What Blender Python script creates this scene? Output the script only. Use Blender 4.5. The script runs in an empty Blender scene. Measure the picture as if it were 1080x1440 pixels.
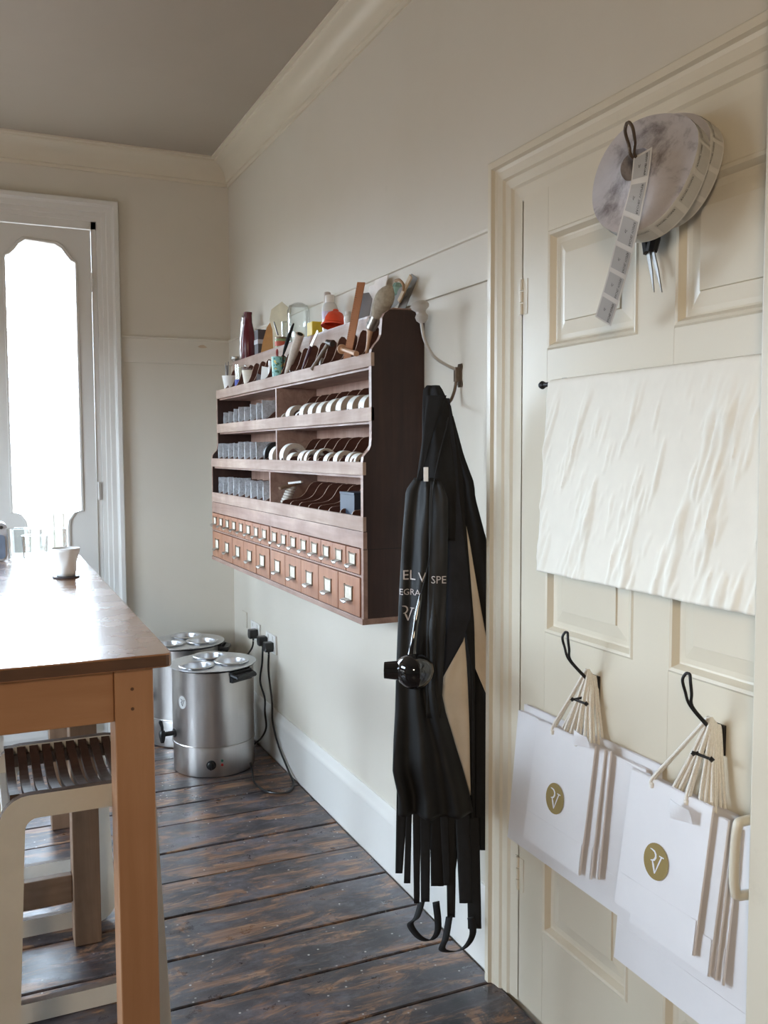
import bpy, bmesh, math, random
from mathutils import Vector, Matrix, noise
from math import sin, cos, pi, radians
random.seed(7)
S = bpy.context.scene
COL = S.collection
# ---------------------------------------------------------------- camera
CAM = Vector((-1.25, 0.0, 1.41)); YAW, PIT, ROL = 0.425248546, -0.0670002886, -0.00349371892; FPX = 1284.15
fwd = Vector((sin(YAW)*cos(PIT), cos(YAW)*cos(PIT), sin(PIT)))
rgt = Vector((cos(YAW), -sin(YAW), 0)); up = rgt.cross(fwd)
rgt, up = cos(ROL)*rgt + sin(ROL)*up, -sin(ROL)*rgt + cos(ROL)*up
cd = bpy.data.cameras.new('camera'); cam = bpy.data.objects.new('camera', cd); COL.objects.link(cam)
cd.sensor_fit = 'VERTICAL'; cd.sensor_height = 36; cd.lens = FPX/1440*36; cd.clip_start = .05
m = Matrix.Identity(4)
for i in range(3): m[i][0] = rgt[i]; m[i][1] = up[i]; m[i][2] = -fwd[i]; m[i][3] = CAM[i]
cam.matrix_world = m; S.camera = cam
# ---------------------------------------------------------------- light
SKY = 24.0
w = bpy.data.worlds.new('sky'); S.world = w; w.use_nodes = True
wn = w.node_tree; bg = wn.nodes['Background']; bg.inputs[1].default_value = SKY
tcw = wn.nodes.new('ShaderNodeTexCoord'); sx_ = wn.nodes.new('ShaderNodeSeparateXYZ'); rw = wn.nodes.new('ShaderNodeValToRGB')
wn.links.new(tcw.outputs['Generated'], sx_.inputs[0]); mr = wn.nodes.new('ShaderNodeMapRange'); mr.inputs[1].default_value = -1; mr.inputs[2].default_value = 1
wn.links.new(sx_.outputs['Z'], mr.inputs[0]); wn.links.new(mr.outputs[0], rw.inputs[0]); wn.links.new(rw.outputs[0], bg.inputs[0])
# pale courtyard ground below the horizon, bright overcast sky above it
e = rw.color_ramp.elements; e[0].position = .48; e[0].color = (.075, .075, .075, 1); e[1].position = .53; e[1].color = (.70, .84, 1.0, 1)
def portal(name, loc, rot, sx, sy):
    l = bpy.data.lights.new(name, 'AREA'); l.shape = 'RECTANGLE'; l.size = sx; l.size_y = sy
    l.cycles.is_portal = True
    o = bpy.data.objects.new(name, l); o.location = loc; o.rotation_euler = rot; COL.objects.link(o)
portal('door_portal', (-1.16, 4.80, 1.65), (radians(-90), 0, 0), 1.0, 1.7)
portal('window_portal', (-3.12, 2.85, 1.28), (0, radians(-90), 0), 1.7, 1.9)
# added warm fill light, unseen behind the camera, aimed low at the door
l = bpy.data.lights.new('warm_fill', 'AREA'); l.energy = 9.5; l.color = (1.0, .80, .57); l.shape = 'DISK'; l.size = .45; l.spread = radians(105)
lo = bpy.data.objects.new('warm_fill', l); lo.location = (-2.1, -1.0, 1.85); COL.objects.link(lo)
lo.rotation_euler = (Vector((0, 1.5, .95))-lo.location).to_track_quat('-Z', 'Y').to_euler()
S.view_settings.view_transform = 'Standard'; S.view_settings.look = 'None'
S.view_settings.gamma = 1; S.view_settings.use_curve_mapping = False
S.view_settings.exposure = 0.34
S.cycles.max_bounces = 10; S.cycles.diffuse_bounces = 7; S.cycles.transparent_max_bounces = 16
S.cycles.use_denoising = True; S.cycles.sample_clamp_indirect = 8

# ---------------------------------------------------------------- helpers
def at(px, py, ax, val):
    d = rgt*((px-540)/FPX) + up*(-(py-720)/FPX) + fwd
    t = (val-CAM[ax])/d[ax]
    return CAM + d*t
def thing(name, label, cat, loc=(0, 0, 0), group=None):
    o = bpy.data.objects.new(name, None); o.location = loc; COL.objects.link(o); o.empty_display_size = .05
    return tag(o, label, cat, group)
def tag(o, label=None, cat=None, group=None, kind=None):
    if label: o['label'] = label
    if cat: o['category'] = cat
    if group: o['group'] = group
    if kind: o['kind'] = kind
    return o
def empty_struct(name):
    o = bpy.data.objects.new(name, None); COL.objects.link(o); o['kind'] = 'structure'; return o
def setpar(o, p):
    if p is not None:
        o.parent = p; o.matrix_parent_inverse = Matrix.Translation(-world_loc(p))
def world_loc(p):
    v = Vector(p.location)
    return v   # parents are either empties placed by location, or meshes with origin at zero
def copy_tree(o, parent=None):
    c = o.copy(); COL.objects.link(c)
    if parent: c.parent = parent
    for ch in list(o.children): copy_tree(ch, c)
    return c

class MB:
    def __init__(s): s.v = []; s.f = []; s.mi = []; s.uv = {}
    def add(s, vs, fs, mi=0):
        b = len(s.v); s.v += [tuple(x) for x in vs]
        for f in fs: s.f.append(tuple(i+b for i in f)); s.mi.append(mi)
        return s
    def box(s, lo, hi, mi=0):
        a, b, c = lo; d, e, f = hi
        vs = [(a,b,c),(d,b,c),(d,e,c),(a,e,c),(a,b,f),(d,b,f),(d,e,f),(a,e,f)]
        return s.add(vs, [(0,3,2,1),(4,5,6,7),(0,1,5,4),(1,2,6,5),(2,3,7,6),(3,0,4,7)], mi)
    def obox(s, c, ax, ay, az, hx, hy, hz, mi=0):
        c = Vector(c); vs = []
        for k in (-1, 1):
            for (i, j) in ((-1,-1),(1,-1),(1,1),(-1,1)): vs.append(c + ax*hx*i + ay*hy*j + az*hz*k)
        return s.add(vs, [(0,3,2,1),(4,5,6,7),(0,1,5,4),(1,2,6,5),(2,3,7,6),(3,0,4,7)], mi)
    def bar(s, p, q, wd, th, upv=(0, 0, 1), mi=0):
        p, q = Vector(p), Vector(q); az = (q-p).normalized(); ax = az.cross(Vector(upv))
        if ax.length < 1e-4: ax = az.cross(Vector((1, 0, 0)))
        ax.normalize(); ay = az.cross(ax)
        return s.obox((p+q)/2, ax, ay, az, wd/2, th/2, (q-p).length/2, mi)
    def tube(s, pts, r, n=8, mi=0, cap=True):
        pts = [Vector(p) for p in pts]; rs = r if isinstance(r, (list, tuple)) else [r]*len(pts)
        rings = []; px = None
        for i, p in enumerate(pts):
            t = (pts[min(i+1, len(pts)-1)] - pts[max(i-1, 0)])
            if t.length < 1e-9: t = Vector((0, 0, 1))
            t.normalize()
            if px is None:
                px = t.cross(Vector((0, 0, 1)))
                if px.length < 1e-3: px = t.cross(Vector((1, 0, 0)))
            px = (px - t*px.dot(t)).normalized(); py = t.cross(px)
            rings.append([p + (px*cos(2*pi*k/n) + py*sin(2*pi*k/n))*rs[i] for k in range(n)])
        vs = [v for R in rings for v in R]; fs = []
        for i in range(len(pts)-1):
            for k in range(n):
                a = i*n+k; b = i*n+(k+1) % n; fs.append((a, b, b+n, a+n))
        if cap: fs.append(tuple(range(n-1, -1, -1))); fs.append(tuple(range((len(pts)-1)*n, len(pts)*n)))
        return s.add(vs, fs, mi)
    def lathe(s, prof, c, n=24, axis=(0, 0, 1), mi=0, start=None):
        # prof: (radius, height along axis)
        ax = Vector(axis).normalized(); u = ax.cross(Vector((0, 1, 0)))
        if u.length < 1e-3: u = ax.cross(Vector((1, 0, 0)))
        u.normalize(); v = ax.cross(u); c = Vector(c); vs = []; fs = []; n0 = len(prof)
        for (r, h) in prof:
            for k in range(n): vs.append(c + ax*h + (u*cos(2*pi*k/n) + v*sin(2*pi*k/n))*max(r, 1e-5))
        for i in range(n0-1):
            for k in range(n):
                a = i*n+k; b = i*n+(k+1) % n; fs.append((a, b, b+n, a+n))
        return s.add(vs, fs, mi)
    def prism(s, poly, plane, a, b, mi=0, side_mi=None):
        # poly: 2D points; plane 'yz' extruded in x, 'xz' in y, 'xy' in z
        def P(p, t): return (t, p[0], p[1]) if plane == 'yz' else (p[0], t, p[1]) if plane == 'xz' else (p[0], p[1], t)
        n = len(poly); vs = [P(p, a) for p in poly] + [P(p, b) for p in poly]
        s.add(vs, [tuple(range(n)), tuple(range(2*n-1, n-1, -1))], mi)
        s.add(vs, [(i, (i+1) % n, (i+1) % n+n, i+n) for i in range(n)], mi if side_mi is None else side_mi)
        return s
    def ring(s, outer, inner, plane, a, b, mi=0, side_mi=None):
        def P(p, t): return (t, p[0], p[1]) if plane == 'yz' else (p[0], t, p[1]) if plane == 'xz' else (p[0], p[1], t)
        n = len(outer); sm = mi if side_mi is None else side_mi
        vs = [P(p, t) for t in (a, b) for L in (outer, inner) for p in L]
        f1 = []; f2 = []
        for i in range(n):
            j = (i+1) % n
            f1 += [(i, j, n+j, n+i), (2*n+i, 3*n+i, 3*n+j, 2*n+j)]
            f2 += [(i, 2*n+i, 2*n+j, j), (n+i, n+j, 3*n+j, 3*n+i)]
        s.add(vs, f1, mi); s.add(vs, f2, sm); return s
    def grid(s, fn, nu, nv, mi=0):
        vs = [fn(i/nu, j/nv) for j in range(nv+1) for i in range(nu+1)]
        fs = [(j*(nu+1)+i, j*(nu+1)+i+1, (j+1)*(nu+1)+i+1, (j+1)*(nu+1)+i) for j in range(nv) for i in range(nu)]
        return s.add(vs, fs, mi)
    def build(s, name, mats, parent=None, smooth=False, bevel=0, solid=0, sub=0, segs=2):
        me = bpy.data.meshes.new(name); me.from_pydata(s.v, [], s.f); me.update()
        if not isinstance(mats, (list, tuple)): mats = [mats]
        for mm in mats: me.materials.append(mm)
        bm = bmesh.new(); bm.from_mesh(me)
        for f, mi in zip(bm.faces, s.mi): f.material_index = min(mi, len(mats)-1)
        bmesh.ops.remove_doubles(bm, verts=bm.verts, dist=1e-5)
        bmesh.ops.recalc_face_normals(bm, faces=bm.faces)
        if bevel:
            ed = [e for e in bm.edges if len(e.link_faces) == 2 and e.calc_face_angle(0) > .6]
            bmesh.ops.bevel(bm, geom=ed, offset=bevel, segments=segs, affect='EDGES', profile=.5)
        bm.to_mesh(me); bm.free()
        if smooth:
            for p in me.polygons: p.use_smooth = True
            try: me.set_sharp_from_angle(angle=radians(38))
            except Exception: pass
        o = bpy.data.objects.new(name, me); COL.objects.link(o); setpar(o, parent)
        if solid:
            md = o.modifiers.new('s', 'SOLIDIFY'); md.thickness = solid; md.offset = 0
        if sub:
            md = o.modifiers.new('u', 'SUBSURF'); md.levels = sub; md.render_levels = sub
        return o
def box(name, lo, hi, mt, parent=None, bevel=0):
    return MB().box(lo, hi).build(name, mt, parent, bevel=bevel)
def smoothpath(pts, k=6):
    P = [Vector(p) for p in pts]; out = []
    for i in range(len(P)-1):
        a, b, c, d = P[max(i-1, 0)], P[i], P[i+1], P[min(i+2, len(P)-1)]
        for j in range(k):
            t = j/k; out.append(.5*((2*b) + (-a+c)*t + (2*a-5*b+4*c-d)*t*t + (-a+3*b-3*c+d)*t**3))
    out.append(P[-1]); return out
def rrect(x0, x1, y0, y1, r, n=5):
    out = []
    for cx, cy, a0 in ((x1-r, y1-r, 0), (x0+r, y1-r, 90), (x0+r, y0+r, 180), (x1-r, y0+r, 270)):
        for k in range(n+1): a = radians(a0+90*k/n); out.append((cx+r*cos(a), cy+r*sin(a)))
    return out
_tc = {}
def text_geo(txt, size=1.0):
    if (txt) not in _tc:
        cu = bpy.data.curves.new('t', 'FONT'); cu.body = txt; cu.size = 1; cu.resolution_u = 2
        o = bpy.data.objects.new('t', cu); COL.objects.link(o)
        dg = bpy.context.evaluated_depsgraph_get(); me = bpy.data.meshes.new_from_object(o.evaluated_get(dg))
        vs = [v.co.copy() for v in me.vertices]; fs = [tuple(p.vertices) for p in me.polygons]
        bpy.data.objects.remove(o); bpy.data.meshes.remove(me); bpy.data.curves.remove(cu)
        x0 = min(v.x for v in vs); x1 = max(v.x for v in vs)
        _tc[txt] = ([Vector((v.x-(x0+x1)/2, v.y, 0)) for v in vs], fs)
    v, f = _tc[txt]
    return [p*size for p in v], f
# RV emblem: an R without its stem whose leg runs into a V with serifs (unit box about 1 wide, 1.1 high)
def strip(pts, ws):
    P = [Vector((p[0], p[1])) for p in pts]; L = []; R = []
    for i, p in enumerate(P):
        t = (P[min(i+1, len(P)-1)]-P[max(i-1, 0)]).normalized(); nn = Vector((-t.y, t.x))*ws[i]/2
        L.append(p+nn); R.append(p-nn)
    vs = [Vector((q.x, q.y, 0)) for q in L+R]; n = len(P)
    return vs, [(i, i+1, n+i+1, n+i) for i in range(n-1)]
def emblem():
    V = []; F = []
    def put(a):
        b = len(V); V.extend(a[0]); F.extend(tuple(i+b for i in f) for f in a[1])
    bowl = [(-.46, .50), (-.30, .50), (-.12, .46), (0.0, .34), (.02, .20), (-.06, .06), (-.20, -.02), (-.34, -.04)]
    put(strip(bowl, [.03, .07, .10, .13, .14, .12, .08, .04]))
    put(strip([(-.22, .00), (-.10, -.20), (.08, -.58)], [.06, .15, .10]))
    put(strip([(.08, -.58), (.26, -.10), (.44, .34)], [.05, .09, .09]))
    put(strip([(.26, .36), (.62, .36)], [.06, .06]))
    return V, F
def mapped(name, geo, fn, mt, parent=None):
    vs, fs = geo; mb = MB(); mb.add([fn(v.x, v.y) for v in vs], fs)
    return mb.build(name, mt, parent)

# ---------------------------------------------------------------- materials
def newmat(name):
    mt = bpy.data.materials.new(name); mt.use_nodes = True; nt = mt.node_tree
    return mt, nt, nt.nodes['Principled BSDF']
def coords(nt, scale=(1, 1, 1), rand=False):
    tc = nt.nodes.new('ShaderNodeTexCoord'); mp = nt.nodes.new('ShaderNodeMapping'); mp.inputs['Scale'].default_value = scale
    nt.links.new(tc.outputs['Object'], mp.inputs[0])
    if rand:
        oi = nt.nodes.new('ShaderNodeObjectInfo'); ml = nt.nodes.new('ShaderNodeVectorMath'); ml.operation = 'SCALE'
        ml.inputs[0].default_value = (37, 53, 29); nt.links.new(oi.outputs['Random'], ml.inputs['Scale'])
        nt.links.new(ml.outputs[0], mp.inputs['Location'])
    return mp.outputs[0]
def tnoise(nt, co, scale, detail=5, rough=.6, dist=0):
    n = nt.nodes.new('ShaderNodeTexNoise'); n.inputs['Scale'].default_value = scale; n.inputs['Detail'].default_value = detail
    n.inputs['Roughness'].default_value = rough; n.inputs['Distortion'].default_value = dist; nt.links.new(co, n.inputs['Vector'])
    return n.outputs['Fac']
def ramp(nt, fac, stops):
    r = nt.nodes.new('ShaderNodeValToRGB'); e = r.color_ramp.elements
    while len(e) < len(stops): e.new(.5)
    for k, (p, c) in enumerate(stops):
        e[k].position = p; e[k].color = (c, c, c, 1) if isinstance(c, (int, float)) else (*c, 1)
    nt.links.new(fac, r.inputs[0]); return r.outputs[0]
def mix(nt, fac, a, b, mode='MIX'):
    n = nt.nodes.new('ShaderNodeMix'); n.data_type = 'RGBA'; n.blend_type = mode
    if isinstance(fac, (int, float)): n.inputs[0].default_value = fac
    else: nt.links.new(fac, n.inputs[0])
    for k, x in ((6, a), (7, b)):
        if isinstance(x, tuple): n.inputs[k].default_value = (*x, 1)
        else: nt.links.new(x, n.inputs[k])
    return n.outputs[2]
def bump(nt, b, h, strength, dist=.01):
    n = nt.nodes.new('ShaderNodeBump'); n.inputs['Strength'].default_value = strength; n.inputs['Distance'].default_value = dist
    nt.links.new(h, n.inputs['Height']); nt.links.new(n.outputs[0], b.inputs['Normal'])
def plain(name, c, rough=.5, metal=0, var=.12, scale=20, bmp=0, spec=.5, coat=0):
    mt, nt, b = newmat(name); co = coords(nt); f = tnoise(nt, co, scale)
    d = tuple(x*(1-var) for x in c); e = tuple(min(1, x*(1+var*.6)) for x in c)
    nt.links.new(ramp(nt, f, [(.3, d), (.7, e)]), b.inputs['Base Color'])
    b.inputs['Roughness'].default_value = rough; b.inputs['Metallic'].default_value = metal
    b.inputs['Specular IOR Level'].default_value = spec; b.inputs['Coat Weight'].default_value = coat
    if bmp: bump(nt, b, f, bmp, .002)
    return mt
def wood(name, c1, c2, grain='y', rough=.5, sc=1.0, dirt=None, rand=False, spec=.4):
    mt, nt, b = newmat(name); st = {'x': (2, 26, 26), 'y': (26, 2, 26), 'z': (26, 26, 2)}[grain]
    co = coords(nt, tuple(k*sc for k in st), rand); f = tnoise(nt, co, 1.6, 6, .62, .6)
    co2 = coords(nt, (1, 1, 1), rand); f2 = tnoise(nt, co2, 7*sc, 4, .6)
    col = ramp(nt, f, [(.32, c1), (.68, c2)])
    col = mix(nt, ramp(nt, f2, [(.35, 0.0), (.7, .55)]), col, dirt if dirt else tuple(x*.62 for x in c1))
    nt.links.new(col, b.inputs['Base Color']); b.inputs['Specular IOR Level'].default_value = spec
    nt.links.new(ramp(nt, f2, [(.3, rough*.8), (.7, min(1, rough*1.2))]), b.inputs['Roughness'])
    bump(nt, b, f, .25, .001); return mt
def glassmat(name, tint=(1, 1, 1), alpha=.12, rough=.03):
    mt = bpy.data.materials.new(name); mt.use_nodes = True; nt = mt.node_tree; nt.nodes.clear()
    out = nt.nodes.new('ShaderNodeOutputMaterial'); tr = nt.nodes.new('ShaderNodeBsdfTransparent'); tr.inputs[0].default_value = (*tint, 1)
    gl = nt.nodes.new('ShaderNodeBsdfGlossy'); gl.inputs['Roughness'].default_value = rough
    fr = nt.nodes.new('ShaderNodeLayerWeight'); fr.inputs[0].default_value = alpha
    mx = nt.nodes.new('ShaderNodeMixShader'); nt.links.new(fr.outputs['Facing'], mx.inputs[0])
    nt.links.new(tr.outputs[0], mx.inputs[1]); nt.links.new(gl.outputs[0], mx.inputs[2]); nt.links.new(mx.outputs[0], out.inputs[0])
    return mt
def wallmat(name, c, stain, rough=.6, sc=1.0):
    mt, nt, b = newmat(name); co = coords(nt); f = tnoise(nt, co, 1.3*sc, 5, .6); f2 = tnoise(nt, co, 45, 3, .5); f3 = tnoise(nt, co, 9, 6, .7)
    col = mix(nt, ramp(nt, f, [(.42, 0.0), (.75, .45)]), c, stain)
    col = mix(nt, ramp(nt, f3, [(.66, 0.0), (.78, .30)]), col, tuple(x*.8 for x in stain))
    nt.links.new(col, b.inputs['Base Color']); b.inputs['Roughness'].default_value = rough
    bump(nt, b, f2, .12, .002); return mt
M = {}
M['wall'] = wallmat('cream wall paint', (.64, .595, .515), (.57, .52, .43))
M['wall_dim'] = wallmat('brown wall paint', (.30, .26, .21), (.25, .21, .17))
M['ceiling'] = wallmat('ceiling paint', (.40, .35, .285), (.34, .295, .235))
M['trim'] = wallmat('cream gloss paint', (.66, .60, .485), (.60, .54, .43), .32)
M['white_trim'] = wallmat('white gloss paint', (.70, .685, .65), (.63, .60, .55), .3)
M['dark_gap'] = plain('dark gap', (.02, .018, .015), .9)
M['board'] = None
def floormat():
    mt, nt, b = newmat('worn painted floorboards')
    co = coords(nt, (1, 1, 1), True); cs = coords(nt, (1.6, 16, 4), True); cg = coords(nt, (3, 60, 20), True)
    grain = tnoise(nt, cg, 1.4, 6, .65, .4)
    woodc = ramp(nt, grain, [(.3, (.09, .045, .025)), (.5, (.20, .10, .055)), (.72, (.42, .25, .14))])
    patch = tnoise(nt, coords(nt, (2.6, 8, 3), True), 1.9, 12, .74, .9)
    pm = ramp(nt, patch, [(.43, 0.0), (.49, .85), (.56, 1.0)])
    paint = ramp(nt, tnoise(nt, co, 6, 6, .7), [(.3, (.013, .012, .015)), (.5, (.040, .034, .038)), (.72, (.12, .105, .12))])
    col = mix(nt, pm, woodc, paint)
    scuff = ramp(nt, tnoise(nt, coords(nt, (2, 5, 2), True), 5, 10, .8, .5), [(.50, 0.0), (.70, .50)])
    col = mix(nt, scuff, col, (.21, .205, .245))
    vo = nt.nodes.new('ShaderNodeTexVoronoi'); vo.inputs['Scale'].default_value = 34; nt.links.new(co, vo.inputs['Vector'])
    spk = mix(nt, ramp(nt, tnoise(nt, co, 9, 3), [(.48, 0.0), (.6, 1.0)]), (0, 0, 0), ramp(nt, vo.outputs['Distance'], [(.085, .9), (.13, 0.0)]))
    col = mix(nt, spk, col, (.55, .52, .48))
    streak = ramp(nt, tnoise(nt, cs, 2, 6, .7), [(.62, 0.0), (.74, .7)])
    col = mix(nt, streak, col, (.018, .015, .017))
    nt.links.new(col, b.inputs['Base Color'])
    nt.links.new(ramp(nt, tnoise(nt, co, 11, 6, .7), [(.3, .24), (.7, .46)]), b.inputs['Roughness'])
    bump(nt, b, patch, .35, .002); return mt
M['board'] = floormat()
M['table_top'] = wood('oiled table top', (.30, .14, .07), (.40, .21, .11), 'x', .26, 1, (.22, .09, .045), spec=.7); _b = M['table_top'].node_tree.nodes['Principled BSDF']; _b.inputs['Coat Weight'].default_value = 1; _b.inputs['Coat Roughness'].default_value = .16
M['table_edge'] = wood('dark table edge', (.10, .05, .03), (.16, .08, .045), 'x', .5)
M['table_leg'] = wood('orange pine leg', (.40, .20, .10), (.48, .26, .14), 'z', .42, .6, (.40, .20, .10))
M['table_rail'] = wood('orange pine rail', (.40, .20, .10), (.48, .26, .14), 'x', .42, .6, (.40, .20, .10))
M['post'] = wood('grey brown post', (.17, .10, .06), (.25, .155, .10), 'z', .5, .7)
M['post_rail'] = wood('grey brown rail', (.17, .10, .06), (.25, .155, .10), 'x', .5, .7)
M['laminate'] = plain('cream white laminate', (.74, .72, .66), .35, 0, .04)
M['ply_edge'] = plain('dark plywood edge', (.13, .09, .065), .6, 0, .3, 60)
M['slat'] = wood('dark brown slat', (.045, .022, .014), (.075, .038, .024), 'y', .4, 1)
M['cab_dark'] = wood('dark mahogany', (.028, .012, .009), (.055, .024, .017), 'z', .42, .8, (.018, .009, .007))
M['cab_back'] = wood('pinkish brown backboard', (.32, .18, .135), (.46, .29, .22), 'z', .6, .6, (.24, .13, .10))
M['cab_rail'] = wood('worn pale pink rail', (.34, .23, .175), (.50, .37, .295), 'y', .62, .8, (.25, .165, .14), True)
M['cab_frieze'] = wood('brown frieze board', (.26, .155, .12), (.42, .28, .22), 'y', .45, .8, (.20, .11, .09))
M['divider'] = wood('scalloped divider', (.075, .03, .022), (.12, .05, .036), 'x', .55, 1)
M['div_edge'] = plain('pale divider edge', (.42, .27, .19), .5, 0, .2, 40)
M['drawer'] = wood('orange drawer front', (.29, .125, .068), (.41, .20, .115), 'z', .38, .9, (.27, .115, .07), True)
M['brass'] = plain('aged brass', (.22, .17, .12), .4, .8, .3, 60)
M['chrome'] = plain('worn nickel', (.40, .375, .34), .34, 1, .1, 60)
M['paper'] = plain('label paper', (.62, .56, .47), .8, 0, .15, 60)
M['black_metal'] = plain('black iron', (.012, .010, .010), .45, .3, .2, 40)
M['bronze'] = plain('bronze iron', (.12, .085, .06), .42, .7, .3, 40)
M['porcelain'] = plain('grey glazed knob', (.45, .42, .39), .3, 0, .1)
M['bag'] = plain('white bag paper', (.72, .71, .73), .55, 0, .03, 8)
M['bag_in'] = plain('bag fold paper', (.70, .68, .69), .7, 0, .04, 8)
M['gold'] = plain('gold ink', (.30, .215, .075), .42, .35, .08)
M['rope'] = plain('white cotton cord', (.80, .77, .71), .8, 0, .12, 300, .6)
M['cloth_black'] = plain('black waxed cloth', (.010, .0095, .0095), .56, 0, .3, 14, .3, .35)
M['cloth_dull'] = plain('black cotton', (.006, .0055, .006), .85, 0, .3, 60)
M['cloth_navy'] = plain('navy denim', (.011, .012, .019), .8, 0, .35, 25, .4)
M['cloth_cream'] = plain('cream canvas', (.66, .56, .44), .8, 0, .10, 9, .3)
M['print'] = plain('pale grey print', (.50, .44, .42), .6)
M['gloss_black'] = plain('glossy black', (.006, .006, .007), .08, 0, .1, 5, 0, .6, .6)
M['plug'] = plain('black plastic', (.012, .012, .013), .35, 0, .2, 20)
M['white_plastic'] = plain('white plastic', (.78, .77, .75), .35, 0, .05)
M['tape_w'] = plain('white tape', (.72, .70, .65), .5, 0, .05, 30)
M['tape_c'] = plain('tape side', (.58, .50, .42), .7, 0, .15, 120)
M['ink'] = plain('black ink', (.02, .02, .02), .6)
M['label_grey'] = plain('grey label', (.40, .385, .37), .5, 0, .04)
M['glass'] = glassmat('clear glass', (.97, .985, .98), .25, .02)
M['pane'] = glassmat('window glass', (.99, 1, 1), .05, .01)
def steelmat(name, c, r):
    mt, nt, b = newmat(name); co = coords(nt, (25, 25, .8)); f = tnoise(nt, co, 3, 3, .5); f2 = tnoise(nt, coords(nt), 9, 4, .6)
    nt.links.new(mix(nt, ramp(nt, f2, [(.4, 0.0), (.8, .25)]), ramp(nt, f, [(.3, tuple(x*.93 for x in c)), (.7, c)]), tuple(x*.72 for x in c)), b.inputs['Base Color'])
    b.inputs['Metallic'].default_value = 1; nt.links.new(ramp(nt, f, [(.3, r*.92), (.7, r*1.1)]), b.inputs['Roughness'])
    bump(nt, b, f, .02, .001); return mt
M['steel'] = steelmat('brushed steel', (.60, .57, .545), .30)
M['steel_lid'] = steelmat('bright lid steel', (.82, .83, .86), .34)
M['steel_in'] = steelmat('jug steel', (.5, .47, .43), .3)
def crinkle(name, c):
    mt, nt, b = newmat(name); co = coords(nt); f = tnoise(nt, co, 60, 6, .7, 1.5)
    nt.links.new(ramp(nt, f, [(.35, tuple(x*.6 for x in c)), (.6, c)]), b.inputs['Base Color'])
    b.inputs['Roughness'].default_value = .25; b.inputs['Coat Weight'].default_value = .6; bump(nt, b, f, .8, .004); return mt
M['packet'] = crinkle('crinkled clear wrapping', (.60, .63, .68))

# ---------------------------------------------------------------- room shell
BY = 4.68; CZ = 2.87; LX = -3.05; NY = -3.2
fl = box('floor', (LX, NY, -.08), (0, BY, -.026), M['dark_gap']); tag(fl, kind='structure')
joints = [4.68, 4.52, 4.34, 4.155, 3.965, 3.763, 3.59, 3.40, 3.164, 2.937, 2.71, 2.474, 2.248, 2.017]
y = 2.017
while y > NY: y -= random.choice((.225, .235, .228)); joints.append(max(y, NY))
for a, b in zip(joints, joints[1:]):
    if a-b < .03: continue
    x = LX
    o = MB().box((x+.002, b+.0035, -.025), (-.019, a-.0035, random.uniform(-.0015, .001))).build('floor_board', M['board'], fl, bevel=.003, segs=1)
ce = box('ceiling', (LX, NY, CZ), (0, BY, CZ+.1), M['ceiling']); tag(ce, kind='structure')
wr = box('wall_right', (0, NY, -.08), (.12, BY+.12, CZ+.1), M['wall']); tag(wr, kind='structure')
# back wall with the garden door opening
DX0, DX1, DZ = -1.66, -.66, 2.52
wb = MB().box((DX1, BY, -.08), (0, BY+.24, CZ+.1)).box((LX-.12, BY, -.08), (DX0, BY+.24, CZ+.1)).box((DX0, BY, DZ), (DX1, BY+.24, CZ+.1))
tag(wb.build('wall_back', M['wall']), kind='structure')
WY0, WY1, WZ0, WZ1 = 1.95, 3.75, .45, 2.12
wl = MB().box((LX-.12, NY, -.08), (LX, WY0, CZ+.1)).box((LX-.12, WY1, -.08), (LX, BY, CZ+.1)).box((LX-.12, WY0, -.08), (LX, WY1, WZ0)).box((LX-.12, WY0, WZ1), (LX, WY1, CZ+.1))
tag(wl.build('wall_left', M['wall']), kind='structure')
tag(box('wall_near', (LX-.12, NY-.1, -.08), (.12, NY, CZ+.1), M['wall_dim']), kind='structure')
wf = MB()
for a, b in ((WY0, WY0+.07), (2.81, 2.89), (WY1-.07, WY1)): wf.box((LX-.09, a, WZ0), (LX-.03, b, WZ1))
for a, b in ((WZ0, WZ0+.07), (1.30, 1.36), (WZ1-.07, WZ1)): wf.box((LX-.088, WY0, a), (LX-.032, WY1, b))
w1 = wf.build('window_1', M['white_trim']); tag(w1, kind='structure')
box('pane', (LX-.062, WY0+.01, WZ0+.01), (LX-.058, WY1-.01, WZ1-.01), M['pane'], w1)
# cornice
def sweep_profile(prof, mapf, s0, s1):
    mb = MB(); n = len(prof); vs = [mapf(p, s) for s in (s0, s1) for p in prof]
    mb.add(vs, [(i, i+1, n+i+1, n+i) for i in range(n-1)]); return mb
cov = [(0, .115), (.008, .115), (.010, .100), (.018, .098)] + [(.018+.07*(1-cos(a)), .098-.075*sin(a)) for a in [i*pi/12 for i in range(1, 7)]] + [(.095, .018), (.096, .010), (.112, .008), (.112, 0)]
tag(sweep_profile(cov, lambda p, s: (-p[0], s, CZ-p[1]), NY, BY).build('trim_1', M['trim'], smooth=True), kind='structure')
tag(sweep_profile(cov, lambda p, s: (s, BY-p[0], CZ-p[1]), LX, 0).build('trim_2', M['trim'], smooth=True), kind='structure')
# skirting boards
sk = [(0, .225), (.006, .225), (.010, .218), (.011, .205), (.017, .195), (.0195, .183), (.0195, .175), (.017, .172), (.018, .002), (.0, .002)]
tag(sweep_profile(sk, lambda p, s: (-p[0], s, p[1]), 2.04, BY).build('baseboard_right', M['white_trim'], smooth=True), kind='structure')
tag(sweep_profile(sk, lambda p, s: (s, BY-p[0], p[1]), -.56, 0).build('baseboard_back', M['white_trim'], smooth=True), kind='structure')
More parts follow.
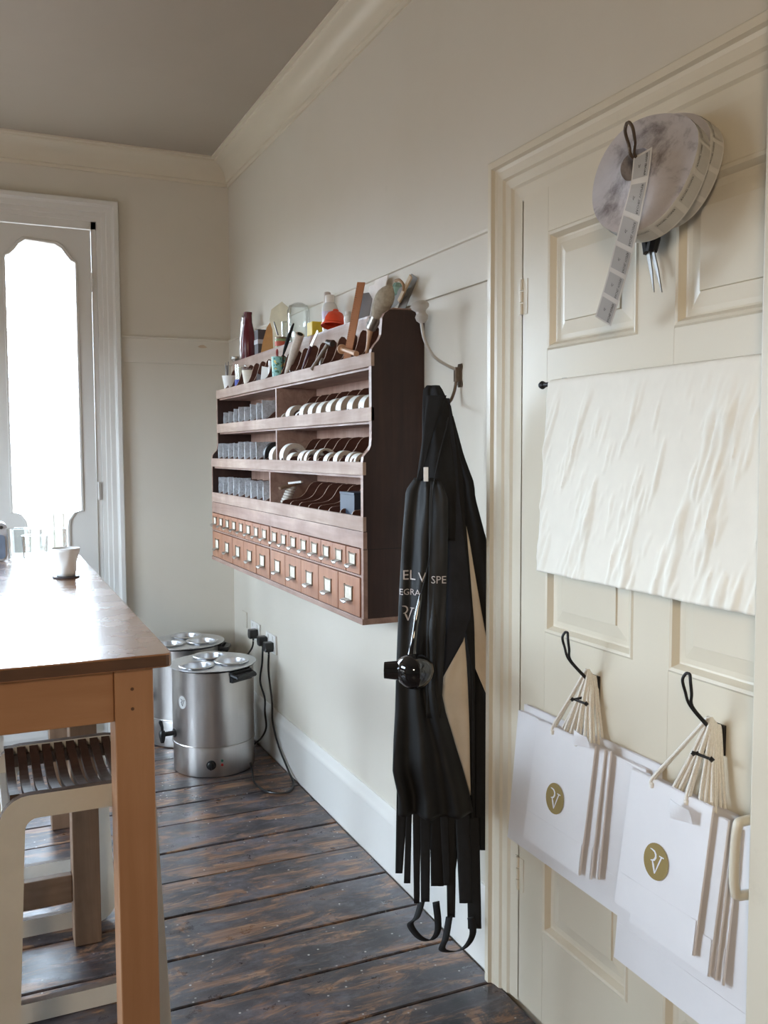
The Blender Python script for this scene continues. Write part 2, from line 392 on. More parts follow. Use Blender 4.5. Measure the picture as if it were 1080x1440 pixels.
# rail boards on the walls
rl = [(0, .0), (.012, .0), (.013, .118), (.018, .121), (.019, .128), (.004, .131), (0, .131)]
tag(sweep_profile(rl, lambda p, s: (-p[0], s, 1.852+p[1]), 2.04, BY).build('trim_3', M['wall']), kind='structure')
tag(sweep_profile(rl, lambda p, s: (s, BY-p[0], 1.852+p[1]), -.56, 0).build('trim_4', M['wall']), kind='structure')
c = at(285, 488, 1, BY-.0135)
chip = MB(); chip.prism([(c.x-.026, c.z), (c.x-.012, c.z+.009), (c.x+.004, c.z+.011), (c.x+.024, c.z-.001), (c.x+.004, c.z-.006), (c.x-.013, c.z-.005)], 'xz', BY-.0142, BY-.0128)
tag(chip.build('trim_5', plain('bare plaster', (.55, .42, .30), .8)), kind='structure')

# garden door architrave on the back wall
def architrave(name, mt, outer, inner, basez, wallmap, steps):
    """steps: list of (offset from outer, depth) for a stepped moulding, swept up, across and down"""
    (o0, o1, oz) = outer; mb = MB(); pts = []
    for off, d in steps: pts.append([(o0+off, basez, d), (o0+off, oz-off, d), (o1-off, oz-off, d), (o1-off, basez, d)])
    vs = [wallmap(*p) for row in pts for p in row]
    fs = [(r*4+k, r*4+k+1, (r+1)*4+k+1, (r+1)*4+k) for r in range(len(pts)-1) for k in range(3)]
    mb.add(vs, fs); return mb.build(name, mt)
st = [(0, 0), (0, .034), (.004, .038), (.022, .038), (.026, .030), (.034, .026), (.056, .024), (.060, .018), (.078, .016), (.082, .010), (.1, .008), (.104, 0), (.104, -.06)]
a = architrave('trim_6', M['white_trim'], (-1.77, -.556, 2.62), None, 0, lambda s, z, d: (s, BY-d, z), st); tag(a, kind='structure')
# garden door leaves (glazed, shaped openings)
dr = empty_struct('door_1'); LT = 2.475; LY = BY-.012
def leaf(x0, x1, hinge_right):
    gx0, gx1 = (x0+.085, x1-.075) if hinge_right else (x0+.075, x1-.085)
    gt, gb = 2.405, .60; n = .05
    # shaped opening outline, counter-clockwise from lower left
    def opening(g):
        a, b = gx0-g, gx1+g; q = []
        q += [(a+.065, gb-g), (b-.065, gb-g), (b-.065, 1.045), (b-.06, 1.08), (b-.035, 1.115), (b, 1.125-g*.3)]
        q += [(b, 2.315+g*.3), (b-.022, 2.325+g), (b-.045, 2.355+g), (b-.062, 2.378+g), (b-.09, 2.395+g), (a+.09, 2.405+g), (a+.062, 2.385+g), (a+.045, 2.36+g), (a+.022, 2.335+g), (a, 2.325+g*.3)]
        q += [(a, 1.125-g*.3), (a+.035, 1.115), (a+.06, 1.08), (a+.065, 1.045)]
        return q
    P = opening(0); cx, cz = (x0+x1)/2, 1.6
    def outer_pt(p):
        x, z = p
        return (x0 if x < cx else x1, z)
    op = []
    L = len(P)
    for i, p in enumerate(P):
        X = x0 if p[0] < cx else x1
        if i in (0, 1): op.append((X, .02))
        elif i in (10, 11): op.append((X, LT))
        else: op.append((X, p[1]))
    mb = MB(); mb.ring(op, P, 'xz', LY, LY+.042); fr = mb.build('door_frame', M['white_trim'], dr)
    Q = opening(.012)
    mb = MB(); mb.ring(Q, P, 'xz', LY-.008, LY+.0); mb.build('glazing_bead', M['white_trim'], dr, bevel=.002, segs=1)
    mb = MB(); mb.prism(P, 'xz', LY+.018, LY+.022); mb.build('pane', M['pane'], dr)
leaf(-1.155, -.686, True); leaf(-1.64, -1.162, False)
mb = MB().box((-.683, BY-.004, 0), (-.66, BY+.05, 2.52)).box((-1.66, BY-.004, 0), (-1.643, BY+.05, 2.52)).box((-1.66, BY-.004, 2.482), (-.66, BY+.05, 2.52))
mb.build('door_jamb', M['white_trim'], dr)
box('door_sill', (-1.66, BY-.002, -.02), (-.66, BY+.2, .018), M['white_trim'], dr)
for px, py in ((129, 397), (139, 690)):
    h = at(px, py, 1, BY-.01); mb = MB()
    for k in range(3): mb.lathe([(0, 0), (.006, 0), (.006, .028), (0, .028)], (h.x, BY-.016, h.z-.045+k*.03), 10)
    mb.build('hinge', M['white_trim'], dr, smooth=True)

# ---------------------------------------------------------------- near cupboard door on the right wall
FY, FT = 2.035, 2.13
st2 = [(0, 0), (0, .036), (.004, .040), (.020, .040), (.024, .031), (.032, .028), (.052, .026), (.057, .020), (.078, .018), (.084, .012), (.118, .010)]
a = architrave('trim_7', M['trim'], (.96, FY, FT), None, 0, lambda s, z, d: (-d, s, z), [(o, d) for o, d in st2]); tag(a, kind='structure')
d2 = empty_struct('door_2'); H1, H0, HT = 1.903, 1.04, 2.016
# leaf: stiles, rails and six raised-and-fielded panels, each a piece of its own
fx = -.016
pan_y = [(1.483, 1.80), (1.065, 1.378)]; pan_z = [(1.642, 1.915), (.977, 1.545), (.262-.0, .80)]
pan_z[2] = (.24, .735)
ys = [H0, 1.065, 1.378, 1.483, 1.80, H1]; zs = [.012, .24, .735, .977, 1.545, 1.642, 1.915, HT]
for a, b in ((H0, 1.065), (1.378, 1.483), (1.80, H1)):
    box('stile', (fx, a, .012), (-.001, b, HT), M['trim'], d2)
for a, b in ((.012, .24), (.735, .977), (1.545, 1.642), (1.915, HT)):
    for c0, c1 in pan_y: box('door_rail', (fx+.0004, c0, a), (-.001, c1, b), M['trim'], d2)
for y0, y1 in pan_y:
    for z0, z1 in pan_z:
        mb = MB(); lv = [(0, fx), (.004, fx-.003), (.010, fx-.001), (.018, -.004), (.022, -.003), (.032, -.003), (.060, -.0085), (.0615, -.0125)]
        vs = []
        for off, xx in lv: vs += [(xx, y0+off, z0+off), (xx, y1-off, z0+off), (xx, y1-off, z1-off), (xx, y0+off, z1-off)]
        n = len(lv)
        fs = [(r*4+k, r*4+(k+1) % 4, (r+1)*4+(k+1) % 4, (r+1)*4+k) for r in range(n-1) for k in range(4)] + [((n-1)*4, (n-1)*4+1, (n-1)*4+2, (n-1)*4+3)]
        mb.add(vs, fs); mb.build('door_panel', M['trim'], d2)
mb = MB().box((-.004, H0, .0), (0, H0+.02, HT)); 
gap = MB().box((-.008, H1, .01), (-.0005, H1+.004, HT+.005)).box((-.008, H0, HT), (-.0005, H1, HT+.005)); gap.build('gap', M['dark_gap'], d2)
for z in (at(743, 415, 0, -.02).z, at(737, 1235, 0, -.02).z):
    mb = MB()
    for k in range(3): mb.lathe([(0, 0), (.0055, 0), (.0055, .026), (0, .026)], (-.018, H1+.003, z-.042+k*.029), 10)
    mb.box((-.0175, H1-.02, z-.042), (-.0155, H1+.018, z+.042)); mb.build('hinge', M['trim'], d2, smooth=True)
# pull handle painted with the door
hy = at(1036, 1200, 0, -.10).y; mb = MB()
P = [(-.014, .785), (-.085, .788), (-.100, .778), (-.105, .71), (-.102, .672), (-.090, .660), (-.014, .655)]
mb.tube(smoothpath([(p[0], hy, p[1]) for p in P], 4), .0085, 10)
mb.box((-.022, hy-.016, .762), (-.014, hy+.016, .80)); mb.box((-.022, hy-.016, .615), (-.014, hy+.016, .655))
mb.build('door_pull', M['trim'], d2, smooth=True)
tag(MB().box((-.10, .80, 0), (0, 1.087, CZ)).build('trim_8', M['trim'], bevel=.004), kind='structure')

# ---------------------------------------------------------------- wall cabinet
YN, YF = 2.462, 4.30; XU, XL = -.174, -.202
cab = thing('pigeonhole_cabinet', 'long dark wooden wall cabinet with scalloped shelf dividers and two rows of small drawers', 'cabinet', (0, (YN+YF)/2, .9))
prof = [(-.001, .900), (XL, .900), (XL, 1.378), (-.200, 1.392), (-.192, 1.402), (-.182, 1.412), (-.176, 1.425), (XU, 1.445), (XU, 1.695), (-.172, 1.706), (-.162, 1.720), (-.150, 1.733), (-.142, 1.75), (-.140, 1.775), (-.138, 1.798), (-.130, 1.812), (-.116, 1.822), (-.10, 1.825), (-.03, 1.825), (-.012, 1.822), (-.001, 1.812)]
for a, b in ((YN, YN+.018), (YF-.018, YF)):
    mb = MB(); pr_ = prof if a < 3 else [p for p in prof if p[1] < 1.69]+[(XU, 1.66), (-.002, 1.66)]
    mb.prism(pr_, 'xz', a, b, 0, 1); mb.build('side_panel', [M['cab_dark'], M['cab_frieze']], cab)
mb = MB().box((XL-.0005, YN-.0006, 1.118), (-.05, YN+.004, 1.120)); mb.build('side_seam', M['dark_gap'], cab)
box('back_panel', (-.012, YN+.018, .9), (-.002, YF-.018, 1.832), M['cab_back'], cab)
ya, yb = YN+.018, YF-.018; ym = 3.372
rails = [(1.657, 1.697, XU), (1.497, 1.538, XU), (1.338, 1.377, XL), (1.172, 1.216, XL)]
SH = [1.662, 1.502, 1.342, 1.180]
for i, (z0, z1, xf) in enumerate(rails):
    e0, e1 = (YN-.001, YF+.002) if i in (0, 2, 3) else (ya, YF+.001)
    box('front_rail', (xf-.0012, YN-.0005 if i != 1 else YN+.0, z0), (xf+.010, e1, z1), M['cab_rail'], cab, .0015)
    box('shelf_board', (xf+.0101, ya, SH[i]-.012), (-.012, yb, SH[i]), M['cab_frieze'], cab)
for z0, z1, xf in ((1.538, 1.648, XU), (1.378, 1.488, XU), (1.217, 1.328, XL)):
    box('upright', (xf-.001, ym-.006, z0-.03), (-.012, ym+.006, z1+.001), M['cab_frieze'], cab)
box('frieze_board', (XL-.001, YN-.001, 1.122), (XL+.012, YF+.001, 1.1705), M['cab_frieze'], cab, .001)
box('carcass', (XL+.014, ya, .905), (-.0125, yb, 1.121), M['cab_dark'], cab)
box('bottom_board', (XL-.005, YN-.002, .895), (-.001, YF+.002, .9125), M['cab_frieze'], cab, .001)
box('drawer_bearer', (XL, ya, 1.0345), (XL+.0135, yb, 1.0405), M['cab_frieze'], cab)
box('ledge_face', (-.098, ya, 1.662), (-.090, yb, 1.826), M['cab_rail'], cab)
box('top_ledge', (-.0975, ya, 1.8262), (-.013, yb, 1.832), M['cab_frieze'], cab)
for a in (YN-.0005, ym-.009, YF-.017): box('drawer_stile', (XL-.0005, a, .913), (XL+.013, a+.0175, 1.1215), M['cab_frieze'], cab)
# dividers
def divider_poly(zs, xf, top=False, left=False):
    xb = -.0125 if not top else -.0985
    w_ = xf+.011
    if top:
        pts = [(xb, 0), (xb, .116), (xb-.008, .124), (xb-.018, .125), (xb-.026, .116), (xb-.033, .095), (xb-.042, .066), (xb-.052, .046), (w_, .036), (w_, 0)]
    elif left:
        pts = [(xb, 0), (xb, .098), (xb-.05, .096), (xb-.075, .086), (xb-.10, .072), (xb-.118, .061), (w_+.018, .046), (w_, .036), (w_, 0)]
    else:
        pts = [(xb, 0), (xb, .112), (xb-.030, .115), (xb-.052, .112), (xb-.064, .104), (xb-.073, .092), (xb-.081, .078), (xb-.090, .067), (xb-.103, .058), (xb-.120, .053), (w_+.012, .048), (w_+.004, .043), (w_, .034), (w_, 0)]
    return [(p[0], p[1]+zs) for p in pts]
def put_dividers(zs, xf, a, b, n, top=False, left=False):
    base = None
    for k in range(1, n):
        yy = a+(b-a)*k/n
        if base is None:
            poly = divider_poly(zs, xf, top, left); mb = MB(); mb.prism(poly, 'xz', -.0022, .0022, 0, 1)
            base = mb.build('divider', [M['divider'], M['div_edge']], cab); o = base
        else:
            o = base.copy(); COL.objects.link(o)
        o.location = (0, yy, 0)
put_dividers(SH[0], XU, ya, yb, 20, True)
for i, xf in ((1, XU), (2, XL), (3, XL)):
    put_dividers(SH[i], xf, ya, ym-.006, 9); put_dividers(SH[i], xf, ym+.006, yb, 10, False, True)
# drawers
def drawers(z0, z1, a, b, n, big):
    wdt = (b-a)/n
    for k in range(n):
        y0 = a+k*wdt+.0022; y1 = a+(k+1)*wdt-.0022
        d = MB().box((XL-.004-random.uniform(0, .0012), y0, z0+.001), (XL+.012, y1, z1-.001)).build('drawer', M['drawer'], cab, bevel=.0012, segs=1)
        yc = (y0+y1)/2; zc = (z0+z1)/2+.004; hw, hh = (.031, .0225) if big else (.0255, .018); x = XL-.0065
        mb = MB(); mb.ring([(yc-hw, zc-hh), (yc+hw, zc-hh), (yc+hw, zc+hh), (yc-hw, zc+hh)], [(yc-hw+.004, zc-hh+.004), (yc+hw-.004, zc-hh+.004), (yc+hw-.004, zc+hh-.004), (yc-hw+.004, zc+hh-.004)], 'yz', x-.0015, x+.0025)
        for s in (-1, 1): mb.box((x-.002, yc+s*(hw+.001)-.002, zc+hh-.005), (x+.002, yc+s*(hw+.001)+.002, zc+hh+.002))
        mb.build('label_holder', M['brass'], d)
        box('label_card', (x, yc-hw+.003, zc-hh+.003), (x+.002, yc+hw-.003, zc+hh-.003), M['paper'], d)
        mb = MB(); mb.grid(lambda u, v, yc=yc, zc=zc, hw=hw, hh=hh: (x-.003-.015*sin(pi*v*.55), yc-hw*.8+2*hw*.8*u, zc-hh+.003-.012*(v**1.3)*(1-(2*u-1)**2*.55)), 6, 4)
        mb.build('drawer_pull', M['chrome'], d, smooth=True, solid=.0016)
yl = YF-.018; 
drawers(1.042, 1.120, YN+.017, ym-.009, 8, False); drawers(1.042, 1.120, ym+.0085, YF-.017, 8, False)
drawers(.914, 1.033, YN+.017, ym-.009, 5, True); drawers(.914, 1.033, ym+.0085, YF-.017, 5, True)

# ---------------------------------------------------------------- shelf contents
ORD = ['first', 'second', 'third', 'fourth', 'fifth', 'sixth', 'seventh', 'eighth', 'ninth', 'tenth', 'eleventh', 'twelfth']
def xat(px, py, x): return at(px, py, 0, x).y
def packet(yc, zs, xf, h, th, wd):
    mb = MB(); sd = random.random()*50
    def f(s):
        def g(u, v):
            x = xf+.016+wd*u; z = zs+.002+h*v
            b_ = th/2*(.35+.65*sin(pi*min(1, v*1.15)))*(1-.3*abs(2*u-1)**3)
            nz = noise.noise(Vector((u*4+sd, v*5, s*3)))*.004
            return (x+noise.noise(Vector((sd, v*6, 1)))*.002, yc+s*b_+nz, z+(noise.noise(Vector((u*5, sd, 2)))*.004 if v > .9 else 0))
        return g
    mb.grid(f(-1), 6, 8); mb.grid(f(1), 6, 8)
    # close the sides
    n = 7
    for k in range(8):
        for i in (0, 6):
            a = k*n+i; b_ = (k+1)*n+i; mb.f.append((a, b_, b_+63, a+63)); mb.mi.append(0)
    for i in range(6): mb.f.append((56+i, 57+i, 57+i+63, 56+i+63)); mb.mi.append(0)
    return mb.build('wick_packet', M['packet'], None, smooth=True)
shelfname = {1: 'top roll shelf', 2: 'middle roll shelf', 3: 'lowest roll shelf'}
def slot_y(i, k): # slot centres counted from the far end of the left bay
    a, b = ym+.006, yb; wv = (b-a)/10; return b-wv*(k+.5)
hs = {1: [.088, .090, .096, .100, .098, .106, .108, .112], 2: [.100, .102, .102, .104, .106, .108, .106, .106], 3: [.106, .104, .106, .106, .104, .104, .100, .098, .100]}
for i in (1, 2, 3):
    xf = XU if i == 1 else XL
    for k, h in enumerate(hs[i]):
        o = packet(slot_y(i, k)+random.uniform(-.008, .008), SH[i], xf, h+random.uniform(-.003, .003), random.uniform(.010, .018), random.uniform(.055, .085))
        tag(o, f'clear crinkled packet, {ORD[k]} from the far end of the {shelfname[i]}', 'packet', 'clear packets in the shelf slots')
def roll(yc, zs, xc, r, wd, core, label, mats=None, name='tape_roll', cat='tape roll', group='tape rolls on the shelves'):
    mb = MB(); mb.lathe([(r*.995, -wd/2), (r, -wd/2+.001), (r, wd/2-.001), (r*.995, wd/2)], (xc, yc, zs+r), 32, (0, 1, 0), 0)
    mb.lathe([(core, -wd/2+.0005), (r*.995, -wd/2)], (xc, yc, zs+r), 32, (0, 1, 0), 1); mb.lathe([(r*.995, wd/2), (core, wd/2-.0005)], (xc, yc, zs+r), 32, (0, 1, 0), 1)
    mb.lathe([(core, -wd/2+.0005), (core, wd/2-.0005)], (xc, yc, zs+r), 32, (0, 1, 0), 1)
    return tag(mb.build(name, mats or [M['tape_w'], M['tape_c']], None, smooth=True), label, cat, group)
# (pixel span of the tread, radius)
r2 = [(392, 401, 0.027), (401.5, 414, 0.039), (417.5, 421, 0.027), (421.5, 432, 0.040), (434, 444.5, 0.039), (446, 457, 0.039), (459.5, 470.5, 0.041), (473, 486, 0.043), (489.5, 501.5, 0.041), (506, 517.5, 0.040)]
for k, (a, b, r) in enumerate(r2):
    ty = 577; ya_, yb_ = xat(a, ty, -.150), xat(b, ty, -.150); wd = min(.045, max(.012, abs(ya_-yb_)*.93)); yc = (ya_+yb_)/2
    roll(yc, SH[1]+.001, -.160+r, r, wd, r*.55, f'white tape roll on the top roll shelf, {ORD[k]} from the central upright')
r3 = [(380.5, 390, 0.045), (392.5, 404, 0.048), (404.5, 412, 0.031), (420, 428, 0.035), (430, 434, 0.036), (443.5, 448, 0.038), (457, 463, 0.031), (471, 477, 0.034), (488, 493, 0.032), (494.5, 503, 0.030)]
for k, (a, b, r) in enumerate(r3):
    xr = -.178; ya_, yb_ = xat(a, 640, xr), xat(b, 640, xr); wd = min(.045, max(.010, abs(ya_-yb_)*.93)); yc = (ya_+yb_)/2
    thin = k in (4, 5)
    lab = ['thick white tape roll beside the black spool on the middle roll shelf', 'largest white tape roll on the middle roll shelf, leaning next to another thick one', 'small white tape roll tucked under the largest one on the middle roll shelf', 'white tape roll right before two open hoops on the middle roll shelf', 'nearly used up hoop of tape beside a fuller roll on the middle roll shelf', 'thin open hoop of tape standing tall on the middle roll shelf', 'small white tape roll just past the open hoops on the middle roll shelf', 'cream tape roll, third from the dark end panel on the middle roll shelf', 'cream tape roll, second from the dark end panel on the middle roll shelf', 'white tape roll nearest the dark end panel on the middle roll shelf'][k]
    if k == 0: yc += .02
    roll(yc, SH[2]+.001, xr-.008+r, r, wd, r*(.82 if thin else .6), lab)
yc = xat(377, 634, -.17)
roll(yc+.008, SH[2]+.001, -.135, .052, .030, .02, 'black flanged spool between the clear packets and white rolls', [M['plug'], M['plug']], 'spool', 'spool')
# cream wedge card in the last slot of the top roll shelf
mb = MB(); q = slot_y(1, 9); mb.prism([(-.158, SH[1]+.035), (-.128, SH[1]+.055), (-.085, SH[1]+.10), (-.04, SH[1]+.10), (-.05, SH[1]+.002), (-.15, SH[1]+.002)], 'xz', q+.012, q+.022)
tag(mb.build('cream_card', M['tape_w'], None, bevel=.002), 'cream card wedge leaning against the central upright of the top roll shelf', 'card')
# crumpled ribbon bundle on lowest shelf, dark blue box
p = at(400, 692, 0, -.16); mb = MB()
for k in range(9):
    z = SH[3]+.012+k*.0095; mb.lathe([(0, 0), (.016+.001*(k % 2), 0), (.018, .004), (.016, .0085), (0, .0085)], (-.165+k*.0045, p.y+.01, z), 14, (.25, 0, 1))
rb = thing('ribbon_bundle', 'cream ribbon wound on a stick with brown tails on the lowest roll shelf', 'ribbon', (-.165, p.y, SH[3]))
mb.build('winding', M['tape_w'], rb, smooth=True)
mb = MB(); z = SH[3]+.105; mb.obox((-.135, p.y+.005, z-.006), Vector((1, 0, .25)).normalized(), Vector((0, 1, 0)), Vector((-.25, 0, 1)).normalized(), .045, .014, .006); mb.build('stick', M['post'], rb, bevel=.003)
mb = MB(); mb.obox((-.125, p.y-.03, z+.006), Vector((.7, -.7, .1)).normalized(), Vector((.7, .7, 0)).normalized(), Vector((-.07, .07, 1)).normalized(), .028, .008, .004); mb.build('label_tab', M['white_plastic'], rb, bevel=.001)
p0 = xat(479, 700, -.17); p1 = xat(499, 700, -.17)
bx = thing('dark_blue_box', 'small dark blue box standing in the lowest roll shelf', 'box', (-.13, (p0+p1)/2, SH[3]))
M['navy_box'] = plain('navy card', (.03, .045, .075), .5)
MB().box((-.172, p1, SH[3]+.001), (-.10, p0, SH[3]+.099)).build('carton', M['navy_box'], bx, bevel=.0015)
MB().box((-.1735, p1-.001, SH[3]+.093), (-.0985, p0+.001, SH[3]+.1005)).build('lid', M['navy_box'], bx, bevel=.001)
# ---- things along the top. front slots stand at SH[0], back row on the ledge
ZF, ZB = SH[0]+.001, 1.833
def mm(n, c, r=.5, **k):
    if n not in M: M[n] = plain(n, c, r, **k)
    return M[n]
def cup(c, z, r0, r1, h, mt, label, name='cup', inner=None):
    mb = MB(); mb.lathe([(0, 0), (r0, 0), (r1, h), (r1-.0015, h), (r0-.0015, .004), (0, .004)], (c[0], c[1], z), 24)
    return tag(mb.build(name, mt, None, smooth=True), label, 'cup')
def topy(px, py, x): return at(px, py, 0, x).y
# white tapered cups
y1 = topy(319, 540, -.145); cup((-.130, y1), ZF, .018, .037, .098, M['white_plastic'], 'small white tapered cup holding thin steel tools at the far shelf end')
for k, (dx, dy, ln, lean) in enumerate(((-.012, .006, .16, .010), (-.004, -.012, .15, -.004), (.006, .010, .165, .006), (.010, -.016, .145, -.012))):
    mb = MB(); mb.tube([(-.145+dx*.3, y1+dy*.3, ZF+.006), (-.145+dx+lean, y1+dy, ZF+ln)], .0016 if k < 3 else .003, 6)
    tag(mb.build('steel_pick', mm('tool steel', (.16, .16, .17), .35, metal=.8), None), ['thin steel pick in the farthest white cup, the one nearest the room', 'thin tallest steel pick in the farthest white cup', 'thin steel pick in the farthest white cup, the one nearest the jar', 'thicker dark steel pick leaning in the farthest white cup'][k], 'tool', 'steel picks in the farthest white cup')
y2 = topy(338, 520, -.125); jr = thing('glass_jar', 'clear cylindrical jar with cream and blue label at the far shelf end', 'jar', (-.125, y2, ZF))
MB().lathe([(0, .002), (.021, .002), (.024, .01), (.026, .135), (.0245, .135), (.022, .01), (0, .008)], (-.125, y2, ZF), 24).build('jar_body', M['glass'], jr, smooth=True)
MB().lathe([(0, .012), (.0215, .012), (.0225, .125), (0, .125)], (-.125, y2, ZF), 24).build('wax', mm('cream wax', (.75, .72, .62), .4), jr, smooth=True)
MB().lathe([(.0256, .030), (.0258, .068)], (-.125, y2, ZF), 24).build('blue_band', mm('blue label', (.03, .05, .35), .5), jr, smooth=True)
y2b = topy(333, 503, -.06); MB0 = MB(); MB0.lathe([(0, 0), (.018, 0), (.020, .012), (.027, .020), (.027, .030), (.024, .032), (.022, .022), (0, .02)], (-.062, y2b, ZB), 24)
MB0.v = [(v[0], v[1], v[2]) for v in MB0.v]; tag(MB0.build('silver_lid', M['chrome'], None, smooth=True), 'small silver screw lid behind the farthest jar', 'lid')
y3 = topy(347, 530, -.145); cup((-.132, y3), ZF, .018, .034, .096, mm('cream_cup', (.72, .66, .56), .5), 'cream tapered cup beside the blue labelled jar')
mb = MB()
for k in range(9): mb.lathe([(0, -.008), (.007, -.004), (.008, .002), (.004, .008), (0, .009)], (-.145+random.uniform(-.015, .015), y3+random.uniform(-.018, .018), ZF+.092+random.uniform(0, .012)), 7, (random.random(), random.random(), 1))
tag(mb.build('stones', mm('mauve stones', (.28, .22, .21), .7), None), 'heap of mauve grey pebbles in the cream cup', 'pebbles', kind='stuff')
# burgundy bottle with crumpled foil
y4 = topy(349, 480, -.055); bt = thing('burgundy_bottle', 'tall burgundy bottle with crumpled foil side on the top ledge', 'bottle', (-.055, y4, ZB))
mb = MB(); mb.lathe([(0, .001), (.031, .001), (.033, .006), (.033, .095), (.030, .125), (.020, .172), (.0185, .208), (.020, .211), (.020, .219), (0, .219)], (-.055, y4, ZB), 28); mb.build('bottle_body', mm('burgundy glaze', (.11, .012, .022), .25), bt, smooth=True)
mb = MB(); mb.grid(lambda u, v: (-.055+(.0345+noise.noise(Vector((u*6, v*9, 3)))*.004)*cos(radians(150+70*u))*(1 if v < .5 else 1-(v-.5)*.65), y4+(.0345+noise.noise(Vector((u*6, v*9, 8)))*.004)*sin(radians(100+80*u))*(1 if v < .5 else 1-(v-.5)*.65), ZB+.004+.20*v), 10, 16); mb.build('foil', mm('foil', (.50, .45, .42), .3, metal=.6, bmp=.8), bt, smooth=True, solid=.001)
# gray box with pale band
y5 = topy(363, 485, -.085); gb = thing('grey_box', 'slate grey box with a pale band beside the burgundy bottle', 'box', (-.07, y5, ZB))
MB().box((-.094, y5-.028, ZB), (-.04, y5+.026, ZB+.105)).build('carton', mm('slate card', (.085, .075, .085), .6), gb, bevel=.002)
MB().box((-.095, y5-.029, ZB+.043), (-.039, y5+.027, ZB+.062)).build('band', mm('pale band', (.5, .48, .52), .5), gb)
# orange spade-shaped wooden tag
def flat_poly(name, poly, px, py, x, th, mt, lean=0, parent=None, yaw=0, z0=0):
    """upright flat thing facing the room: poly is in (sideways, up) metres; sideways runs towards the far end negative"""
    c = at(px, py, 0, x); mb = MB()
    d = Vector((cos(radians(yaw))*0 + sin(radians(yaw)), -cos(radians(yaw)), 0)); n_ = Vector((-cos(radians(yaw)), -sin(radians(yaw)), 0))
    n = len(poly); vs = []
    for s in (0, 1):
        for p in poly: vs.append(Vector((x, c.y, z0)) + d*p[0] + Vector((0, 0, 1))*p[1] + Vector((1, 0, 0))*lean*p[1] + n_*th*s)
    mb.add(vs, [tuple(range(n)), tuple(range(2*n-1, n-1, -1))] + [(i, (i+1) % n, (i+1) % n+n, i+n) for i in range(n)])
    return mb.build(name, mt, parent, bevel=min(.001, th*.2), segs=1)
o = flat_poly('wooden_spatula', [(-.030, 0), (.030, 0), (.034, .05), (.030, .115), (.012, .145), (0, .152), (-.014, .145), (-.030, .115), (-.034, .05)], 376, 500, -.06, .006, mm('orange wood', (.50, .25, .08), .5), .25, None, 42, ZB); tag(o, 'orange pointed wooden spatula behind the grey box', 'spatula')
o = flat_poly('ivory_scraper', [(-.022, 0), (.022, 0), (.03, .08), (.045, .14), (.05, .165), (.0, .205), (-.05, .175), (-.055, .13), (-.035, .09)], 391, 485, -.05, .005, mm('ivory plastic', (.70, .66, .50), .45), .10, None, 38, ZB); tag(o, 'tall ivory plastic scraper leaning against the wall', 'scraper')
mb = MB(); c = at(389, 462, 0, -.07); mb.bar((-.075, c.y+.02, c.z+.03), (-.068, c.y-.01, c.z-.028), .006, .003); tag(mb.build('file_blade', mm('dull blade', (.22, .21, .2), .4, metal=.6), None), 'short grey metal blade in front of the ivory scraper', 'blade')
# white bottle w cap
y6 = topy(380, 510, -.13); wb_ = thing('white_squeeze_bottle', 'slim white bottle with white cap beside the patterned cup', 'bottle', (-.12, y6, ZF))
MB().lathe([(0, .001), (.014, .001), (.0145, .085), (.010, .092), (0, .092)], (-.125, y6, ZF), 20).build('bottle_body', M['white_plastic'], wb_, smooth=True)
MB().lathe([(0, .092), (.0125, .092), (.012, .112), (0, .113)], (-.125, y6, ZF), 20).build('cap', M['white_plastic'], wb_, smooth=True)
o = flat_poly('white_card', [(-.018, 0), (.014, 0), (.016, .088), (-.012, .094)], 371, 520, -.142, .004, M['white_plastic'], .05, None, 50, ZF); tag(o, 'upright white plastic card in a slot near the cream cup', 'card')
o = flat_poly('dark_slip', [(-.012, 0), (.012, 0), (.016, .062), (-.004, .07)], 362, 530, -.150, .003, mm('dark slip', (.1, .085, .09), .5), .05, None, 50, ZF); tag(o, 'dark narrow slip leaning in a slot after the cream cup', 'card')
# green patterned cup
def patmat():
    mt, nt, b = newmat('teal flower pattern'); co = coords(nt); vo = nt.nodes.new('ShaderNodeTexVoronoi'); vo.inputs['Scale'].default_value = 75; nt.links.new(co, vo.inputs['Vector'])
    col = mix(nt, ramp(nt, vo.outputs['Distance'], [(.30, 1.0), (.36, 0.0)]), (.22, .50, .46), (.02, .15, .09))
    col = mix(nt, ramp(nt, tnoise(nt, co, 60, 1), [(.62, 0.0), (.66, 1.0)]), col, (.75, .62, .15))
    nt.links.new(col, b.inputs['Base Color']); b.inputs['Roughness'].default_value = .4; return mt
y7 = topy(391, 520, -.145); gcup = cup((-.143, y7), ZF, .022, .028, .112, patmat(), 'teal flower patterned cup holding scissors and a pen')
mb = MB()
for s in (-1, 1):
    ring_ = [(-.148+s*.004, y7+s*.010+.007*cos(t*pi/5), ZF+.128+.013*sin(t*pi/5)) for t in range(11)]
    mb.tube(ring_, .0025, 6); mb.tube([(-.145, y7+s*.004, ZF+.01), (-.147, y7+s*.008, ZF+.118)], .002, 6)
tag(mb.build('scissors', mm('red handles', (.35, .04, .03), .4), None, smooth=True), 'red handled scissors standing in the teal patterned cup', 'scissors')
y8 = topy(392, 480, -.075); j2 = thing('label_jar', 'small jar with green lid band and red label behind the patterned cup', 'jar', (-.07, y8, ZB))
MB().lathe([(0, .001), (.024, .001), (.025, .03), (.024, .038), (0, .038)], (-.065, y8, ZB-.001), 22).build('jar_body', mm('green glass', (.25, .34, .16), .3), j2, smooth=True)
MB().lathe([(0, .038), (.026, .038), (.026, .046), (0, .047)], (-.065, y8, ZB-.001), 22).build('lid', M['brass'], j2, smooth=True)
